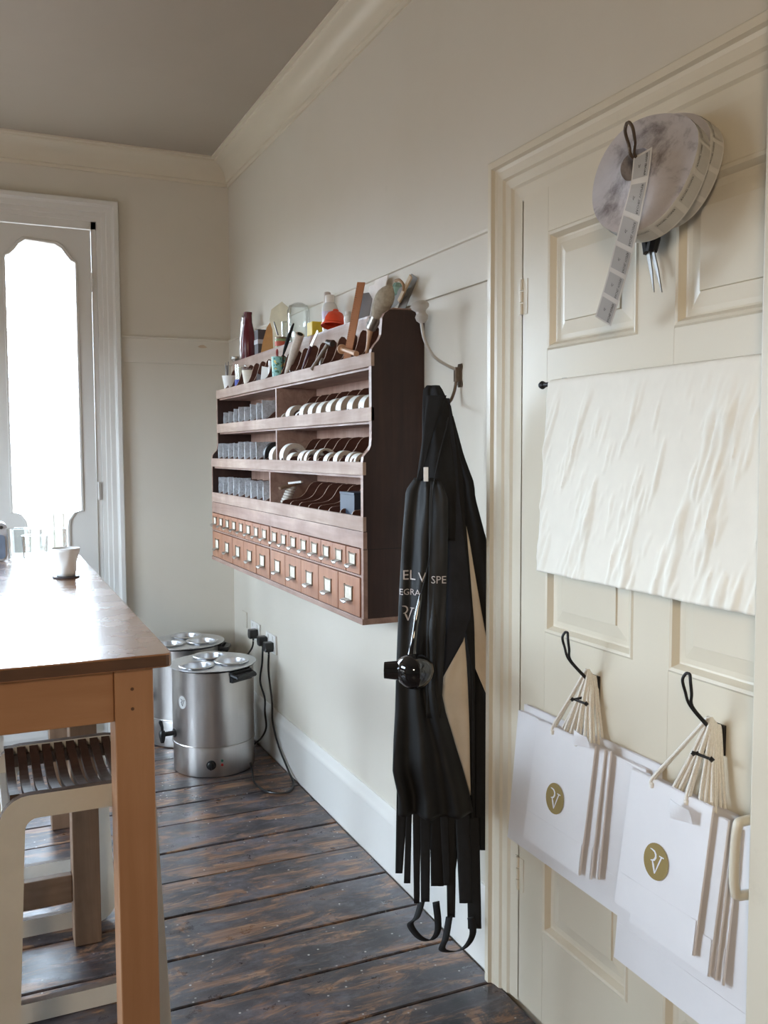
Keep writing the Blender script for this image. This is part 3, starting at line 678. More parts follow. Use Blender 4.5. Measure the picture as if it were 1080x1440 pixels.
mb = MB(); mb.lathe([(.0256, .008), (.0258, .028)], (-.065, y8, ZB-.001), 22); mb.build('red_band', mm('red label', (.5, .08, .04), .5), j2, smooth=True)
# black feather-shaped knife
c0, c1 = at(398, 500, 0, -.14), at(413, 455, 0, -.12)
mb = MB(); n = 10; mb.tube([c0.lerp(c1, t/n)+Vector((0, .006*sin(pi*t/n), 0)) for t in range(n+1)], [.002+.0055*sin(pi*min(1, t/n*.9+.05)) for t in range(n+1)], 8)
mb.tube([c0, Vector((c0.x, c0.y+.01, ZF+.004))], .0025, 6); tag(mb.build('black_feather', M['cloth_dull'], None, smooth=True), 'black feather shaped blade rising behind the patterned cup', 'knife')
# glass domed jar
y9 = topy(422, 470, -.05); MBj = MB(); MBj.lathe([(0, .001), (.042, .001), (.044, .01), (.044, .125), (.036, .145), (.018, .155), (0, .157)], (-.055, y9, ZB), 32)
tag(MBj.build('glass_dome', M['glass'], None, smooth=True, solid=.002), 'clear glass jar with domed top standing against the wall', 'jar')
y9 = topy(401, 470, -.045); MBj = MB(); MBj.lathe([(0, .001), (.020, .001), (.021, .105), (.020, .11), (0, .11)], (-.04, y9, ZB), 24)
tag(MBj.build('glass_tube', M['glass'], None, smooth=True, solid=.002), 'narrow clear glass cylinder beside the domed glass jar', 'jar')
# cream wound cone
c0, c1 = Vector((-.150, topy(399, 530, -.15), ZF+.012)), at(422, 470, 0, -.13)
sp = thing('string_cone', 'cream string wound cone leaning out of the top slots', 'string', tuple(c0))
MB().tube([c0, c0.lerp(c1, .45), c0.lerp(c1, .6), c1], [.006, .013, .0165, .0165], 16).build('winding', mm('cream string', (.60, .53, .46), .8, bmp=.5, scale=90), sp, smooth=True)
d = (c1-c0).normalized(); MB().tube([c1-d*.002, c1+d*.0015], [.011, .011], 14).build('core', M['cloth_dull'], sp)
# yellow block
y10 = topy(441, 473, -.075); o = MB().box((-.092, y10-.032, ZB), (-.05, y10+.026, ZB+.052)).build('yellow_sponge', mm('yellow card', (.70, .50, .03), .5), None, bevel=.004); tag(o, 'bright yellow box on the ledge before the glass dome', 'box')
# palette knife
c0, c1 = Vector((-.15, topy(421, 520, -.15), ZF+.008)), at(437, 487, 0, -.135); c2 = at(447, 465, 0, -.12)
pk = thing('palette_knife', 'palette knife with dark handle and steel blade in a top slot', 'knife', tuple(c0))
MB().tube([c0, c0.lerp(c1, .5), c1], [.003, .006, .0055], 10).build('handle', mm('plum handle', (.09, .035, .045), .35), pk, smooth=True)
mb = MB(); mb.bar(c1, c2, .016, .0012, (1, 0, 0)); mb.build('blade', M['chrome'], pk)
mb = MB(); yk = topy(409, 515, -.15); mb.tube([(-.152, yk, ZF+.004), (-.148, yk, ZF+.046)], .006, 12); tag(mb.build('glass_vial', M['glass'], None, smooth=True), 'little clear vial between the string cone and palette knife', 'vial')
# bottles behind
y11 = topy(457, 450, -.045); b1 = thing('pump_bottle', 'tall translucent bottle with long beige cap against the wall', 'bottle', (-.04, y11, ZB))
MB().lathe([(0, .001), (.018, .001), (.019, .09), (.012, .105), (0, .105)], (-.035, y11, ZB), 22).build('bottle_body', M['white_plastic'], b1, smooth=True)
MB().lathe([(0, .105), (.0135, .105), (.0125, .155), (.011, .158), (0, .158)], (-.035, y11, ZB), 18).build('cap', mm('beige cap', (.55, .47, .42), .5), b1, smooth=True)
y12 = topy(461, 450, -.07); b2 = thing('alcohol_bottle', 'clear plastic bottle with ribbed white cap behind the orange funnel', 'bottle', (-.065, y12, ZB))
MB().lathe([(0, .001), (.027, .001), (.028, .01), (.028, .085), (.022, .10), (.014, .106), (0, .106)], (-.062, y12, ZB), 26).build('bottle_body', mm('milky plastic', (.72, .73, .72), .25), b2, smooth=True)
MB().lathe([(0, .104), (.017, .104), (.017, .128), (.015, .131), (0, .131)], (-.062, y12, ZB), 20).build('cap', M['white_plastic'], b2, smooth=True)
MB().lathe([(.0284, .045), (.0286, .072)], (-.062, y12, ZB), 26).build('label_band', mm('lilac label', (.55, .50, .66), .5), b2, smooth=True)
# orange funnel on its side edge
y13 = topy(471, 455, -.09); c = at(470, 452, 0, -.085); fn = thing('orange_funnel', 'bright orange red plastic cap shaped funnel lying on the ledge', 'funnel', (-.085, c.y, ZB))
ax = Vector((.15, .12, 1)).normalized()
mb = MB(); mb.lathe([(.047, .0), (.045, .006), (.036, .011), (.034, .030), (.026, .046), (.012, .054), (0, .055)], (c.x, c.y, ZB+.006), 30, ax); mb.build('funnel_bowl', mm('orange plastic', (.78, .08, .03), .22), fn, smooth=True, solid=.0015)
mb = MB(); mb.lathe([(.010, .052), (.010, .060), (.007, .062), (0, .062)], (c.x, c.y, ZB+.006), 14, ax); mb.build('funnel_spout', M['orange plastic'], fn, smooth=True)
y14 = topy(491, 450, -.07); mb = MB(); mb.lathe([(0, 0), (.013, 0), (.013, .03), (.009, .034), (.009, .045), (0, .046)], (-.075, y14, ZB), 18); tag(mb.build('bottle_stopper', M['white_plastic'], None, smooth=True), 'small white bottle top between the funnel and the ruler', 'bottle')
# hammer with brown handle
c0, c1 = at(439, 519, 0, -.176), at(461, 484, 0, -.15)
hm = thing('small_hammer', 'small hammer with brown wooden handle lying over the rail', 'hammer', tuple(c0))
MB().tube([c0, c0.lerp(c1, .3), c1], [.008, .0065, .0075], 12).build('handle', mm('hammer wood', (.17, .12, .08), .45), hm, smooth=True)
d = Vector((.2, -.9, -.3)).normalized(); MB().tube([c1-d*.004+Vector((0, 0, .006)), c1+d*.030+Vector((0, 0, .008))], [.009, .011], 12).build('head', mm('dark steel', (.10, .09, .085), .35, metal=.7), hm, smooth=True)
y15 = topy(448, 488, -.1); mb = MB(); mb.lathe([(0, 0), (.012, 0), (.014, .02), (.010, .04), (0, .042)], (-.118, topy(452, 492, -.118), ZF+.03), 16); tag(mb.build('brass_cap', M['chrome'], None, smooth=True), 'small shiny metal cap behind the hammer handle', 'cap')
# wooden ruler and disc-headed wooden tool
c0, c1 = Vector((-.155, topy(486, 495, -.155), ZF+.012)), at(508, 397, 0, -.10); dd = (c1-c0).normalized()
rl_ = thing('wooden_ruler', 'orange wooden ruler leaning upright near the dark end panel', 'ruler', tuple(c0))
sx = dd.cross(Vector((-.8, -.6, 0))).normalized(); nx = dd.cross(sx)
MB().obox((c0+c1)/2, sx, nx, dd, .0135, .002, (c1-c0).length/2).build('blade', wood('ruler wood', (.42, .17, .07), (.50, .22, .10), 'z', .45), rl_)
mb = MB(); Lr = (c1-c0).length
for k in range(36): q = c0+dd*(.012+k*(Lr-.02)/36); mb.obox(q+sx*(-.0105 if k % 5 else -.0085)-nx*.0021, sx, nx, dd, .0028 if k % 5 else .0045, .0002, .0003)
tag(mb.build('tick_marks', M['ink'], rl_), kind='stuff')
c0, c1 = at(481, 491, 0, -.16), at(500, 497, 0, -.185); d = (c1-c0).normalized()
tl = thing('wooden_plunger', 'turned wooden tool with round disc head lying across the rail', 'tool', tuple(c0))
MB().tube([c0-d*.003, c0+d*.004], [.0155, .0155], 20).build('disc_head', mm('beech', (.55, .33, .20), .5), tl, smooth=True)
MB().tube([c0+d*.004, c0+d*.012, c1+d*.01], [.0075, .006, .0085], 12).build('handle', M['beech'], tl, smooth=True)
# grey square behind ruler, white cards
o = flat_poly('grey_scraper', [(-.030, 0), (.030, 0), (.03, .07), (.012, .092), (-.03, .092)], 508, 470, -.07, .003, mm('grey plastic', (.22, .21, .22), .5), .2, None, 30, ZB); tag(o, 'grey plastic scraper leaning behind the wooden ruler', 'scraper')
cA = thing('white_card_stack', 'white cards with red and black lettering leaning on the wall', 'card', (-.05, topy(523, 440, -.05), ZB))
def card(dy, sz, h, x, mt, lean, nm, par):
    yy = topy(523, 440, -.05)+dy; mb = MB()
    vs = [(x-s_, yy+a_, z_) for s_ in (0, .003) for (a_, z_) in ((-sz, ZB), (sz, ZB), (sz, ZB+h), (-sz, ZB+h))]
    vs = [(v[0]+lean*(v[2]-ZB), v[1]-.28*(v[2]-ZB), v[2]) for v in vs]
    mb.add(vs, [(0, 1, 2, 3), (7, 6, 5, 4), (0, 1, 5, 4), (1, 2, 6, 5), (2, 3, 7, 6), (3, 0, 4, 7)]); return mb.build(nm, mt, par)
card(0, .050, .130, -.045, mm('card white', (.80, .74, .69), .6), .12, 'front_card', cA)
card(.05, .05, .118, -.035, M['card white'], .06, 'rear_card', cA)
for k, (t_, mt) in enumerate((('A', M['ink']), ('A', mm('red ink', (.5, .03, .03), .5)))):
    g = text_geo(t_, .022); yy = topy(519, 424, -.045)
    zc = at(520, 424, 0, -.045).z
    mapped('letter', g, lambda u, v, k=k, yy=yy, zc=zc: (-.048+.12*(zc+v-ZB)-.0035+.0, yy+.012-k*.018-u, zc+v*.7), mt, cA)
# big paint brush
c0, c1, c2 = Vector((-.150, topy(514, 487, -.15), ZF+.02)), at(521, 462, 0, -.135), at(529, 446, 0, -.125); c3 = at(549, 402, 0, -.11)
pb = thing('paint_brush', 'large round bristle paint brush with steel ferrule standing in a slot', 'brush', tuple(c0))
MB().tube(smoothpath([c0, c0.lerp(c1, .6), c1], 4), [.004, .0045, .005, .0055, .006, .0075, .009, .0105, .012][:9], 14).build('handle', M['beech'], pb, smooth=True)
MB().tube([c1-(c2-c1)*.1, c1, c2, c2+(c2-c1)*.05], [.0125, .0165, .0185, .0185], 20).build('ferrule', M['chrome'], pb, smooth=True)
d = c3-c2; mb = MB(); n = 7
mb.tube([c2+d*(t/n) for t in range(n+1)], [.0175, .022, .026, .028, .029, .027, .020, .008], 28)
mb.build('bristles', plain('bristle', (.38, .325, .25), .8, 0, .25, 90, .8), pb, smooth=True)
for k in range(2): 
    q = c1.lerp(c2, .3+.4*k); MB().tube([q-(c2-c1).normalized()*.001, q+(c2-c1).normalized()*.001], [.0185+.0005*k]*2, 20).build('ferrule_bead', M['chrome'], pb)
# steel ruler, wooden pegs, teal cloth behind
c0, c1 = Vector((-.030, topy(562, 440, -.030), ZB)), at(583, 388, 0, -.018); dd = (c1-c0).normalized(); sx = dd.cross(Vector((-.8, -.6, 0))).normalized(); nx = dd.cross(sx)
o = MB().obox((c0+c1)/2, sx, nx, dd, .013, .001, (c1-c0).length/2).build('steel_ruler', mm('ruler steel', (.26, .255, .25), .55, metal=.3), None); tag(o, 'grey steel ruler leaning above the dark end panel', 'ruler')
c0, c1 = Vector((-.060, topy(542, 460, -.060), ZB)), at(564, 405, 0, -.05); dd = (c1-c0).normalized(); sx = dd.cross(Vector((-.8, -.6, 0))).normalized(); nx = dd.cross(sx)
mb = MB(); mb.add([c0-sx*.004, c0+sx*.004, c1+sx*.030, c1+dd*.02+sx*.012, c1-sx*.004], [(0, 1, 2, 3, 4)]); o = mb.build('steel_trowel', M['ruler steel'], None, solid=.0015); tag(o, 'pointed grey trowel blade between brush and steel ruler', 'trowel')
c0, c1 = at(561, 424, 0, -.05), at(578, 388, 0, -.04); mb = MB(); mb.bar(c0, c1, .016, .006, (1, 0, 0)); tag(mb.build('wooden_peg', mm('pale wood', (.56, .42, .27), .6), None, bevel=.001), 'pale wooden peg beside the steel ruler', 'peg')
c = at(559, 408, 0, -.045); mb = MB(); mb.lathe([(0, -.022), (.014, -.018), (.022, 0), (.016, .018), (0, .024)], tuple(c), 9, (.3, .2, 1)); tag(mb.build('teal_pad', mm('teal felt', (.24, .38, .33), .8), None), 'small teal felt pad behind the brush bristles', 'pad')
c0, c1 = at(556, 395, 0, -.05), at(567, 400, 0, -.05)
mb = MB(); mb.tube(smoothpath([c0, c0.lerp(c1, .5)+Vector((0, 0, .008)), c1, c1+Vector((0, 0, -.02))], 4), .0045, 7); tag(mb.build('leather_tie', mm('tan leather', (.36, .22, .12), .6), None, smooth=True), 'curled tan leather strip above the teal pad', 'strip')

# ---------------------------------------------------------------- coat hook with glazed knob
HY = 2.24
hk = thing('coat_hook', 'bronze wall coat hook with a grey glazed knob beside the cabinet', 'hook', (0, HY, 1.618))
mb = MB(); mb.prism([(HY-.010, 1.585), (HY+.010, 1.585), (HY+.013, 1.593), (HY+.008, 1.605), (HY+.008, 1.630), (HY+.013, 1.642), (HY+.010, 1.650), (HY-.010, 1.650), (HY-.013, 1.642), (HY-.008, 1.630), (HY-.008, 1.605), (HY-.013, 1.593)], 'yz', -.004, -.0005)
mb.prism([(HY-.006, 1.600), (HY+.006, 1.600), (HY+.006, 1.640), (HY-.006, 1.640)], 'yz', -.020, -.003); mb.build('back_plate', M['bronze'], hk, bevel=.001)
mb = MB(); mb.tube(smoothpath([(-.014, HY, 1.634), (-.045, HY, 1.645), (-.085, HY, 1.668), (-.112, HY, 1.71), (-.122, HY, 1.755)], 6), .0045, 10); mb.build('upper_arm', M['porcelain'], hk, smooth=True)
mb = MB(); mb.tube(smoothpath([(-.014, HY, 1.606), (-.020, HY, 1.575), (-.032, HY, 1.548), (-.048, HY, 1.540), (-.060, HY, 1.555)], 6), .0045, 10); mb.build('lower_arm', M['bronze'], hk, smooth=True)
mb = MB(); mb.lathe([(0, -.03), (.008, -.03), (.016, -.022), (.018, -.012), (.013, -.004), (.014, .002), (.024, .010), (.026, .018), (.020, .027), (.008, .031), (0, .032)], (-.124, HY, 1.785), 24, (-.2, 0, 1)); mb.build('knob', M['porcelain'], hk, smooth=True)

# ---------------------------------------------------------------- aprons hanging from the lower arm
pu = Vector((cos(radians(28)), -sin(radians(28)), 0)); pn = Vector((-sin(radians(28)), -cos(radians(28)), 0)); P0 = Vector((-.004, 2.075, 0))
def plane_hit(px, py, off):
    d = rgt*((px-540)/FPX) + up*(-(py-720)/FPX) + fwd
    q = P0 + pn*off; t = (q-CAM).dot(pn)/d.dot(pn); return CAM+d*t
def interp(rows, y):
    for (a, b) in zip(rows, rows[1:]):
        if a[0] <= y <= b[0]:
            t = (y-a[0])/(b[0]-a[0]); return [a[k]+(b[k]-a[k])*t for k in range(1, len(a))]
    return list(rows[-1][1:])
def cloth(name, mt, rows, off, amp, nf, parent, seed=0, bulge=.02, nu=30, nv=60, th=.002, tilt=0):
    y0, y1 = rows[0][0], rows[-1][0]
    def f(u, v):
        py = y0+(y1-y0)*v; l_, r_ = interp(rows, py); wd = max(.2, (r_-l_))/100
        q = plane_hit(l_+(r_-l_)*u, py, off)
        ph = seed+nf*pi*2*u+1.3*noise.noise(Vector((u*2, v*3, seed)))
        dsp = amp*min(1, wd)*sin(ph)*(.35+.65*v) + bulge*(1-(2*u-1)**2)*min(1, wd) + amp*.9*noise.noise(Vector((u*3.5, v*7, seed+5)))
        q = q+pn*(dsp+tilt*v)
        if q.x > -.004: q.x = -.004
        return q
    mb = MB(); mb.grid(f, nu, nv); o = mb.build(name, mt, parent, smooth=True, solid=th); return o, f
# back apron, long black cotton
ap3 = thing('long_black_apron', 'long dull black cotton apron hanging closest to the door frame', 'apron', (-.03, 2.2, .45))
cloth('apron_cloth', M['cloth_dull'], [(585, 628, 637), (640, 630, 652), (680, 640, 667), (700, 640, 668), (760, 640, 684), (830, 640, 690), (980, 640, 692), (1193, 618, 692)], .012, .010, 2, ap3, 3, .012)
# cream canvas side panels
ap2 = thing('cream_lined_apron', 'cream canvas apron with navy denim front folded over it on the hook', 'apron', (-.05, 2.2, .6))
cloth('canvas_strip', M['cloth_cream'], [(690, 640, 645), (760, 646, 660), (860, 658, 677), (930, 664, 690), (985, 688, 692)], .034, .003, 1, ap2, 1, .005, 10, 30)
cloth('canvas_panel', M['cloth_cream'], [(893, 650, 653), (930, 626, 656), (968, 606, 658), (1020, 610, 660), (1080, 632, 661), (1118, 656, 662)], .042, .004, 1, ap2, 2, .006, 14, 30)
cloth('dark_strap', M['cloth_dull'], [(570, 628, 634), (660, 640, 650), (760, 646, 657), (880, 654, 667), (945, 664, 668), (1180, 664, 668)], .048, .002, 1, ap2, 4, .003, 6, 40)
cloth('denim_front', M['cloth_navy'], [(560, 612, 632), (620, 608, 640), (680, 606, 645), (700, 606, 646), (790, 606, 657), (865, 606, 663), (900, 606, 652), (965, 606, 616), (975, 606, 612)], .052, .006, 1.5, ap2, 2.2, .016, 20, 40)
# front black waxed apron
ap1 = thing('waxed_black_apron', 'black waxed apron printed with pale lettering, frontmost on the hook', 'apron', (-.15, 2.2, .45))
fo, ff = cloth('apron_body', M['cloth_black'], [(672, 583, 612), (690, 571, 626), (760, 566, 627), (830, 562, 628), (900, 559, 624), (965, 557, 619), (1000, 556, 626), (1040, 554, 638), (1080, 553, 650), (1116, 561, 660), (1142, 561, 666)],   .085, .0155, 2.6, ap1, .6, .030, 60, 90, .002, .01)
cloth('bib', M['cloth_dull'], [(542, 600, 618), (548, 595, 622), (570, 594, 632), (620, 594, 634), (660, 588, 640), (700, 584, 642), (760, 590, 640)], .062, .009, 2, ap1, 1, .022, 24, 40)
_, fb = cloth('bib_fold', M['cloth_black'], [(677, 606, 620), (700, 604, 630), (780, 603, 630), (900, 600, 626), (1010, 600, 620)], .112, .005, 1, ap1, 2.5, .008, 12, 40)
cloth('neck_strap', M['cloth_dull'], [(556, 600, 628), (600, 596, 612), (650, 592, 598), (676, 586, 592)], .09, .002, 1, ap1, 1, .003, 6, 24)
# white slip in the pocket
c = plane_hit(599, 667, .118); o = MB().obox(c, pu, pn, Vector((0, 0, 1)), .006, .0015, .018).build('white_slip', M['white_plastic'], None, bevel=.0008, segs=1); tag(o, 'small white slip poking out of the black apron pocket', 'slip')
# lettering (printed on the folds, as much of it as shows)
def on_layer(px, py, off): 
    return lambda u, v: plane_hit(px+u, py-v, off)
for t_, px, py, sz in (('EL', 576, 814, 19), ('V', 594, 816, 19), ('EGRA', 577, 835, 12)):
    L_ = text_geo(t_, sz)
    off = .135
    def fn(u, v, px=px, py=py):
        # lay on the cloth: find the cloth depth at this height/side
        l_, r_ = interp([(672, 583, 612), (690, 571, 626), (760, 566, 627), (830, 562, 628), (900, 559, 624), (1000, 556, 617)], py-v)
        uu = max(0, min(1, (px+u-l_)/(r_-l_))); q = ff(uu, (py-v-672)/(1142-672)); return q+pn*.004
    mapped('lettering', L_, fn, M['print'], ap1)
def fnb(u, v):
    py = 820-v; l_, r_ = interp([(677, 606, 620), (700, 604, 630), (780, 603, 630), (900, 600, 626), (1010, 600, 620)], py); return fb((617+u-l_)/(r_-l_), (py-677)/(1010-677))+pn*.004
mapped('lettering', text_geo('SPE', 15), fnb, M['print'], ap1)
ev, ef = emblem()
def fn(u, v):
    l_, r_ = interp([(830, 562, 628), (900, 559, 624)], 860-v*19); uu = (573+u*16-l_)/(r_-l_); return ff(uu, (860-v*19-672)/(1142-672))+pn*.004
mapped('emblem', (ev, ef), fn, M['print'], ap1)
# straps and tapes hanging below
straps = [(1105, 1228, 558, 575, 556, 566), (1105, 1242, 572, 580, 568, 577), (1110, 1270, 580, 592, 582, 590), (1120, 1268, 590, 606, 592, 604), (1125, 1246, 604, 622, 606, 624), (1140, 1290, 626, 642, 629, 640), (1130, 1245, 618, 630, 624, 633), (1140, 1270, 640, 660, 646, 664), (1150, 1306, 655, 674, 658, 677), (1080, 1230, 606, 660, 612, 640)]
for k, (a, b, l0, r0, l1, r1) in enumerate(straps):
    par = ap1 if k < 5 else (ap2 if k < 8 else ap3)
    cloth('apron_tie', M['cloth_black'] if k in (2, 5) else M['cloth_dull'], [(a, l0, r0), (b, l1, r1)], .05+.006*(k % 4) if k < 9 else .02, .002, .5, par, k, .003, 6, 20, .0015)
for k, pts in enumerate(([(593, 1268), (586, 1290), (577, 1300), (590, 1318), (606, 1322), (616, 1306), (613, 1268)], [(632, 1288), (627, 1318), (622, 1335), (640, 1338), (656, 1330), (665, 1312), (662, 1290)])):
    mb = MB(); Q = smoothpath([plane_hit(x, y, .055+.02*sin(i*1.2)) for i, (x, y) in enumerate(pts)], 6)
    Q = [Vector((q.x, q.y, max(q.z, .006))) for q in Q]
    wv = (pu*.8+pn*.3+Vector((0, 0, .35))).normalized(); vs = []
    for i, q in enumerate(Q): s_ = .0105*(1 if i % 2 == 0 else 1); vs += [q-wv*s_, q+wv*s_]
    mb.add(vs, [(2*i, 2*i+1, 2*i+3, 2*i+2) for i in range(len(Q)-1)]); mb.build('tie_loop', M['cloth_dull'], ap1 if k == 0 else ap3, smooth=True, solid=.0015)
# glossy ball on a cord
c = plane_hit(583, 943, .196); bl = thing('glossy_pendant', 'glossy black ball with a short side stub hanging on a cord over the aprons', 'pendant', tuple(c))
MB().lathe([(0, -.046), (.018, -.043), (.034, -.032), (.044, -.014), (.0475, .004), (.043, .022), (.030, .034), (.017, .040), (.0, .043)], tuple(c), 40, (.12, 0, 1)).build('ball', M['gloss_black'], bl, smooth=True)
q = c-pu*.035; MB().tube([q, q-pu*.010, q-pu*.040, q-pu*.0405], [.024, .0235, .0205, .018], 24).build('stub', M['gloss_black'], bl, smooth=True)
MB().tube(smoothpath([c+Vector((0, 0, .03))-pu*.006, plane_hit(581, 905, .180), plane_hit(586, 868, .168), plane_hit(592, 835, .160)], 5), [.013, .012, .011, .010, .0095, .009, .0085, .008, .008, .008, .008, .007, .006, .005, .004, .003], 12).build('neck', M['gloss_black'], bl, smooth=True)
MB().tube(smoothpath([plane_hit(592, 836, .160), plane_hit(604, 780, .155), plane_hit(609, 690, .150), plane_hit(618, 640, .13), plane_hit(630, 590, .075), Vector((-.045, HY, 1.541))], 6), .0016, 6).build('cord', M['cloth_dull'], bl, smooth=True)

# ---------------------------------------------------------------- rail with crinkled white sheet on the door
TX, TZ = -.062, 1.557
rt = thing('hanging_rail', 'black rail with ball ends mounted across the cream door', 'rail', (TX, 1.4, TZ))
MB().tube([(TX, 1.742, TZ), (TX, 1.09, TZ)], .0055, 12).build('rod', M['black_metal'], rt, smooth=True)
MB().lathe([(0, -.010), (.007, -.007), (.0095, 0), (.007, .007), (0, .010)], (TX, 1.750, TZ), 16, (0, 1, 0)).build('ball_end', M['black_metal'], rt, smooth=True)
for yy in (1.728, 1.12):
    mb = MB(); mb.tube([(-.016, yy, TZ-.004), (TX, yy, TZ)], [.005, .006], 10); mb.box((-.0195, yy-.008, TZ-.022), (-.016, yy+.008, TZ+.016)); mb.build('bracket', M['black_metal'], rt, smooth=True)
def cr(yv, zv):
    a = yv*.55+zv*.16
    n1 = noise.noise(Vector((a*70, zv*9, 1.0))); n2 = noise.noise(Vector((a*160+3, zv*16, 4.0))); n3 = noise.noise(Vector((a*26, zv*2.5, 9)))
    return .0036*n1+.0024*n2+.0042*n3+.0008*noise.noise(Vector((a*340, zv*40, 2)))
def sheet(u, v):
    yv = 1.715-(1.715-1.098)*u
    L = .42+.004*noise.noise(Vector((u*6, 2, 2)))
    s = v*(L+.02+.36)
    if s < .36: x = TX+.009; z = TZ-.36+s   # rear drop
    elif s < .38:
        t = (s-.36)/.02*pi; x = TX+.009*cos(t); z = TZ+.009*sin(t)
    else: x = TX-.009-(s-.38)*.03; z = TZ-(s-.38)
    k = min(1, abs(z-TZ)*12)
    if s < .36: return (min(x+cr(yv, z)*.5, -.02), yv, z)
    return (x-abs(cr(yv, z))*k*1.0-cr(yv, z)*k, yv+(.020*(TZ-z)/.42 if u < .5 else 0)*(1-2*u if u < .5 else 0), z)
mb = MB(); mb.grid(sheet, 190, 190); o = mb.build('crinkled_sheet', mm('white crinkled cloth', (.78, .74, .655), .75, var=.03), None, smooth=True, solid=.0012)
tag(o, 'large crinkled white sheet folded over the black door rail', 'cloth')

# ---------------------------------------------------------------- iron hooks on the door
def iron_hook(y, z, label, reach=.096, rise=.124):
    h = thing('iron_hook', label, 'hook', (-.016, y, z))
    MB().box((-.022, y-.012, z-.030), (-.016, y+.012, z+.026)).build('back_plate', M['black_metal'], h, bevel=.001)
    mb = MB()
    for s in (-1, 1):
        pts = [(-.020, y+s*.003, z), (-.020-reach*.35, y+s*.003, z+rise*.25), (-.020-reach*.72, y+s*.003, z+rise*.55), (-reach*1.0, y+s*.008, z+rise*.75), (-reach*1.05, y+s*.010, z+rise*.92), (-reach*1.02, y+s*.005, z+rise*1.02), (-reach*1.01, y, z+rise*1.03)]
        mb.tube(smoothpath(pts, 5), .0028, 8)
    mb.build('wire_loop', M['black_metal'], h, smooth=True)
    mb = MB(); mb.tube([(-.020, y, z-.018), (-.075, y+.004, z-.022)], .0028, 8); mb.lathe([(0, -.005), (.005, 0), (0, .005)], (-.078, y+.004, z-.022), 10); 
    mb.tube([(-.075, y+.010, z-.021), (-.062, y-.022, z-.026)], .0028, 8); mb.lathe([(0, -.006), (.006, 0), (0, .006)], (-.062, y-.024, z-.026), 10); mb.build('crossbar', M['black_metal'], h, smooth=True)
    return h
K1, K2 = (1.600, .893), (1.236, .885)
iron_hook(*K1, 'black wire hook on the door carrying the farther paper bags')
iron_hook(*K2, 'black wire hook on the door carrying the nearer paper bags')
# upper hook: faces the room with its loop upward
K3 = (1.478, 2.015)
h = thing('iron_hook', 'black wire hook at the door top holding the label rolls', 'hook', (-.016, K3[0], K3[1]))
MB().box((-.022, K3[0]-.012, K3[1]-.03), (-.016, K3[0]+.012, K3[1]+.026)).build('back_plate', M['black_metal'], h, bevel=.001)
mb = MB(); e0 = at(893, 222, 0, -.172); e1 = at(883, 176, 0, -.205)
for s in (-1, 1):
    mb.tube(smoothpath([(-.02, K3[0]+s*.003, K3[1]-.02), tuple(e0+Vector((.06, 0, -.01+.0*s))), tuple(e0+Vector((0, s*.003, 0))), tuple(e0.lerp(e1, .45)+Vector((0, s*.008, 0))), tuple(e0.lerp(e1, .85)+Vector((0, s*.010, 0))), tuple(e1+Vector((0, s*.004, .003))), tuple(e1+Vector((0, 0, .004)))], 5), .0029, 8)
mb.build('wire_loop', M['bronze'], h, smooth=True)

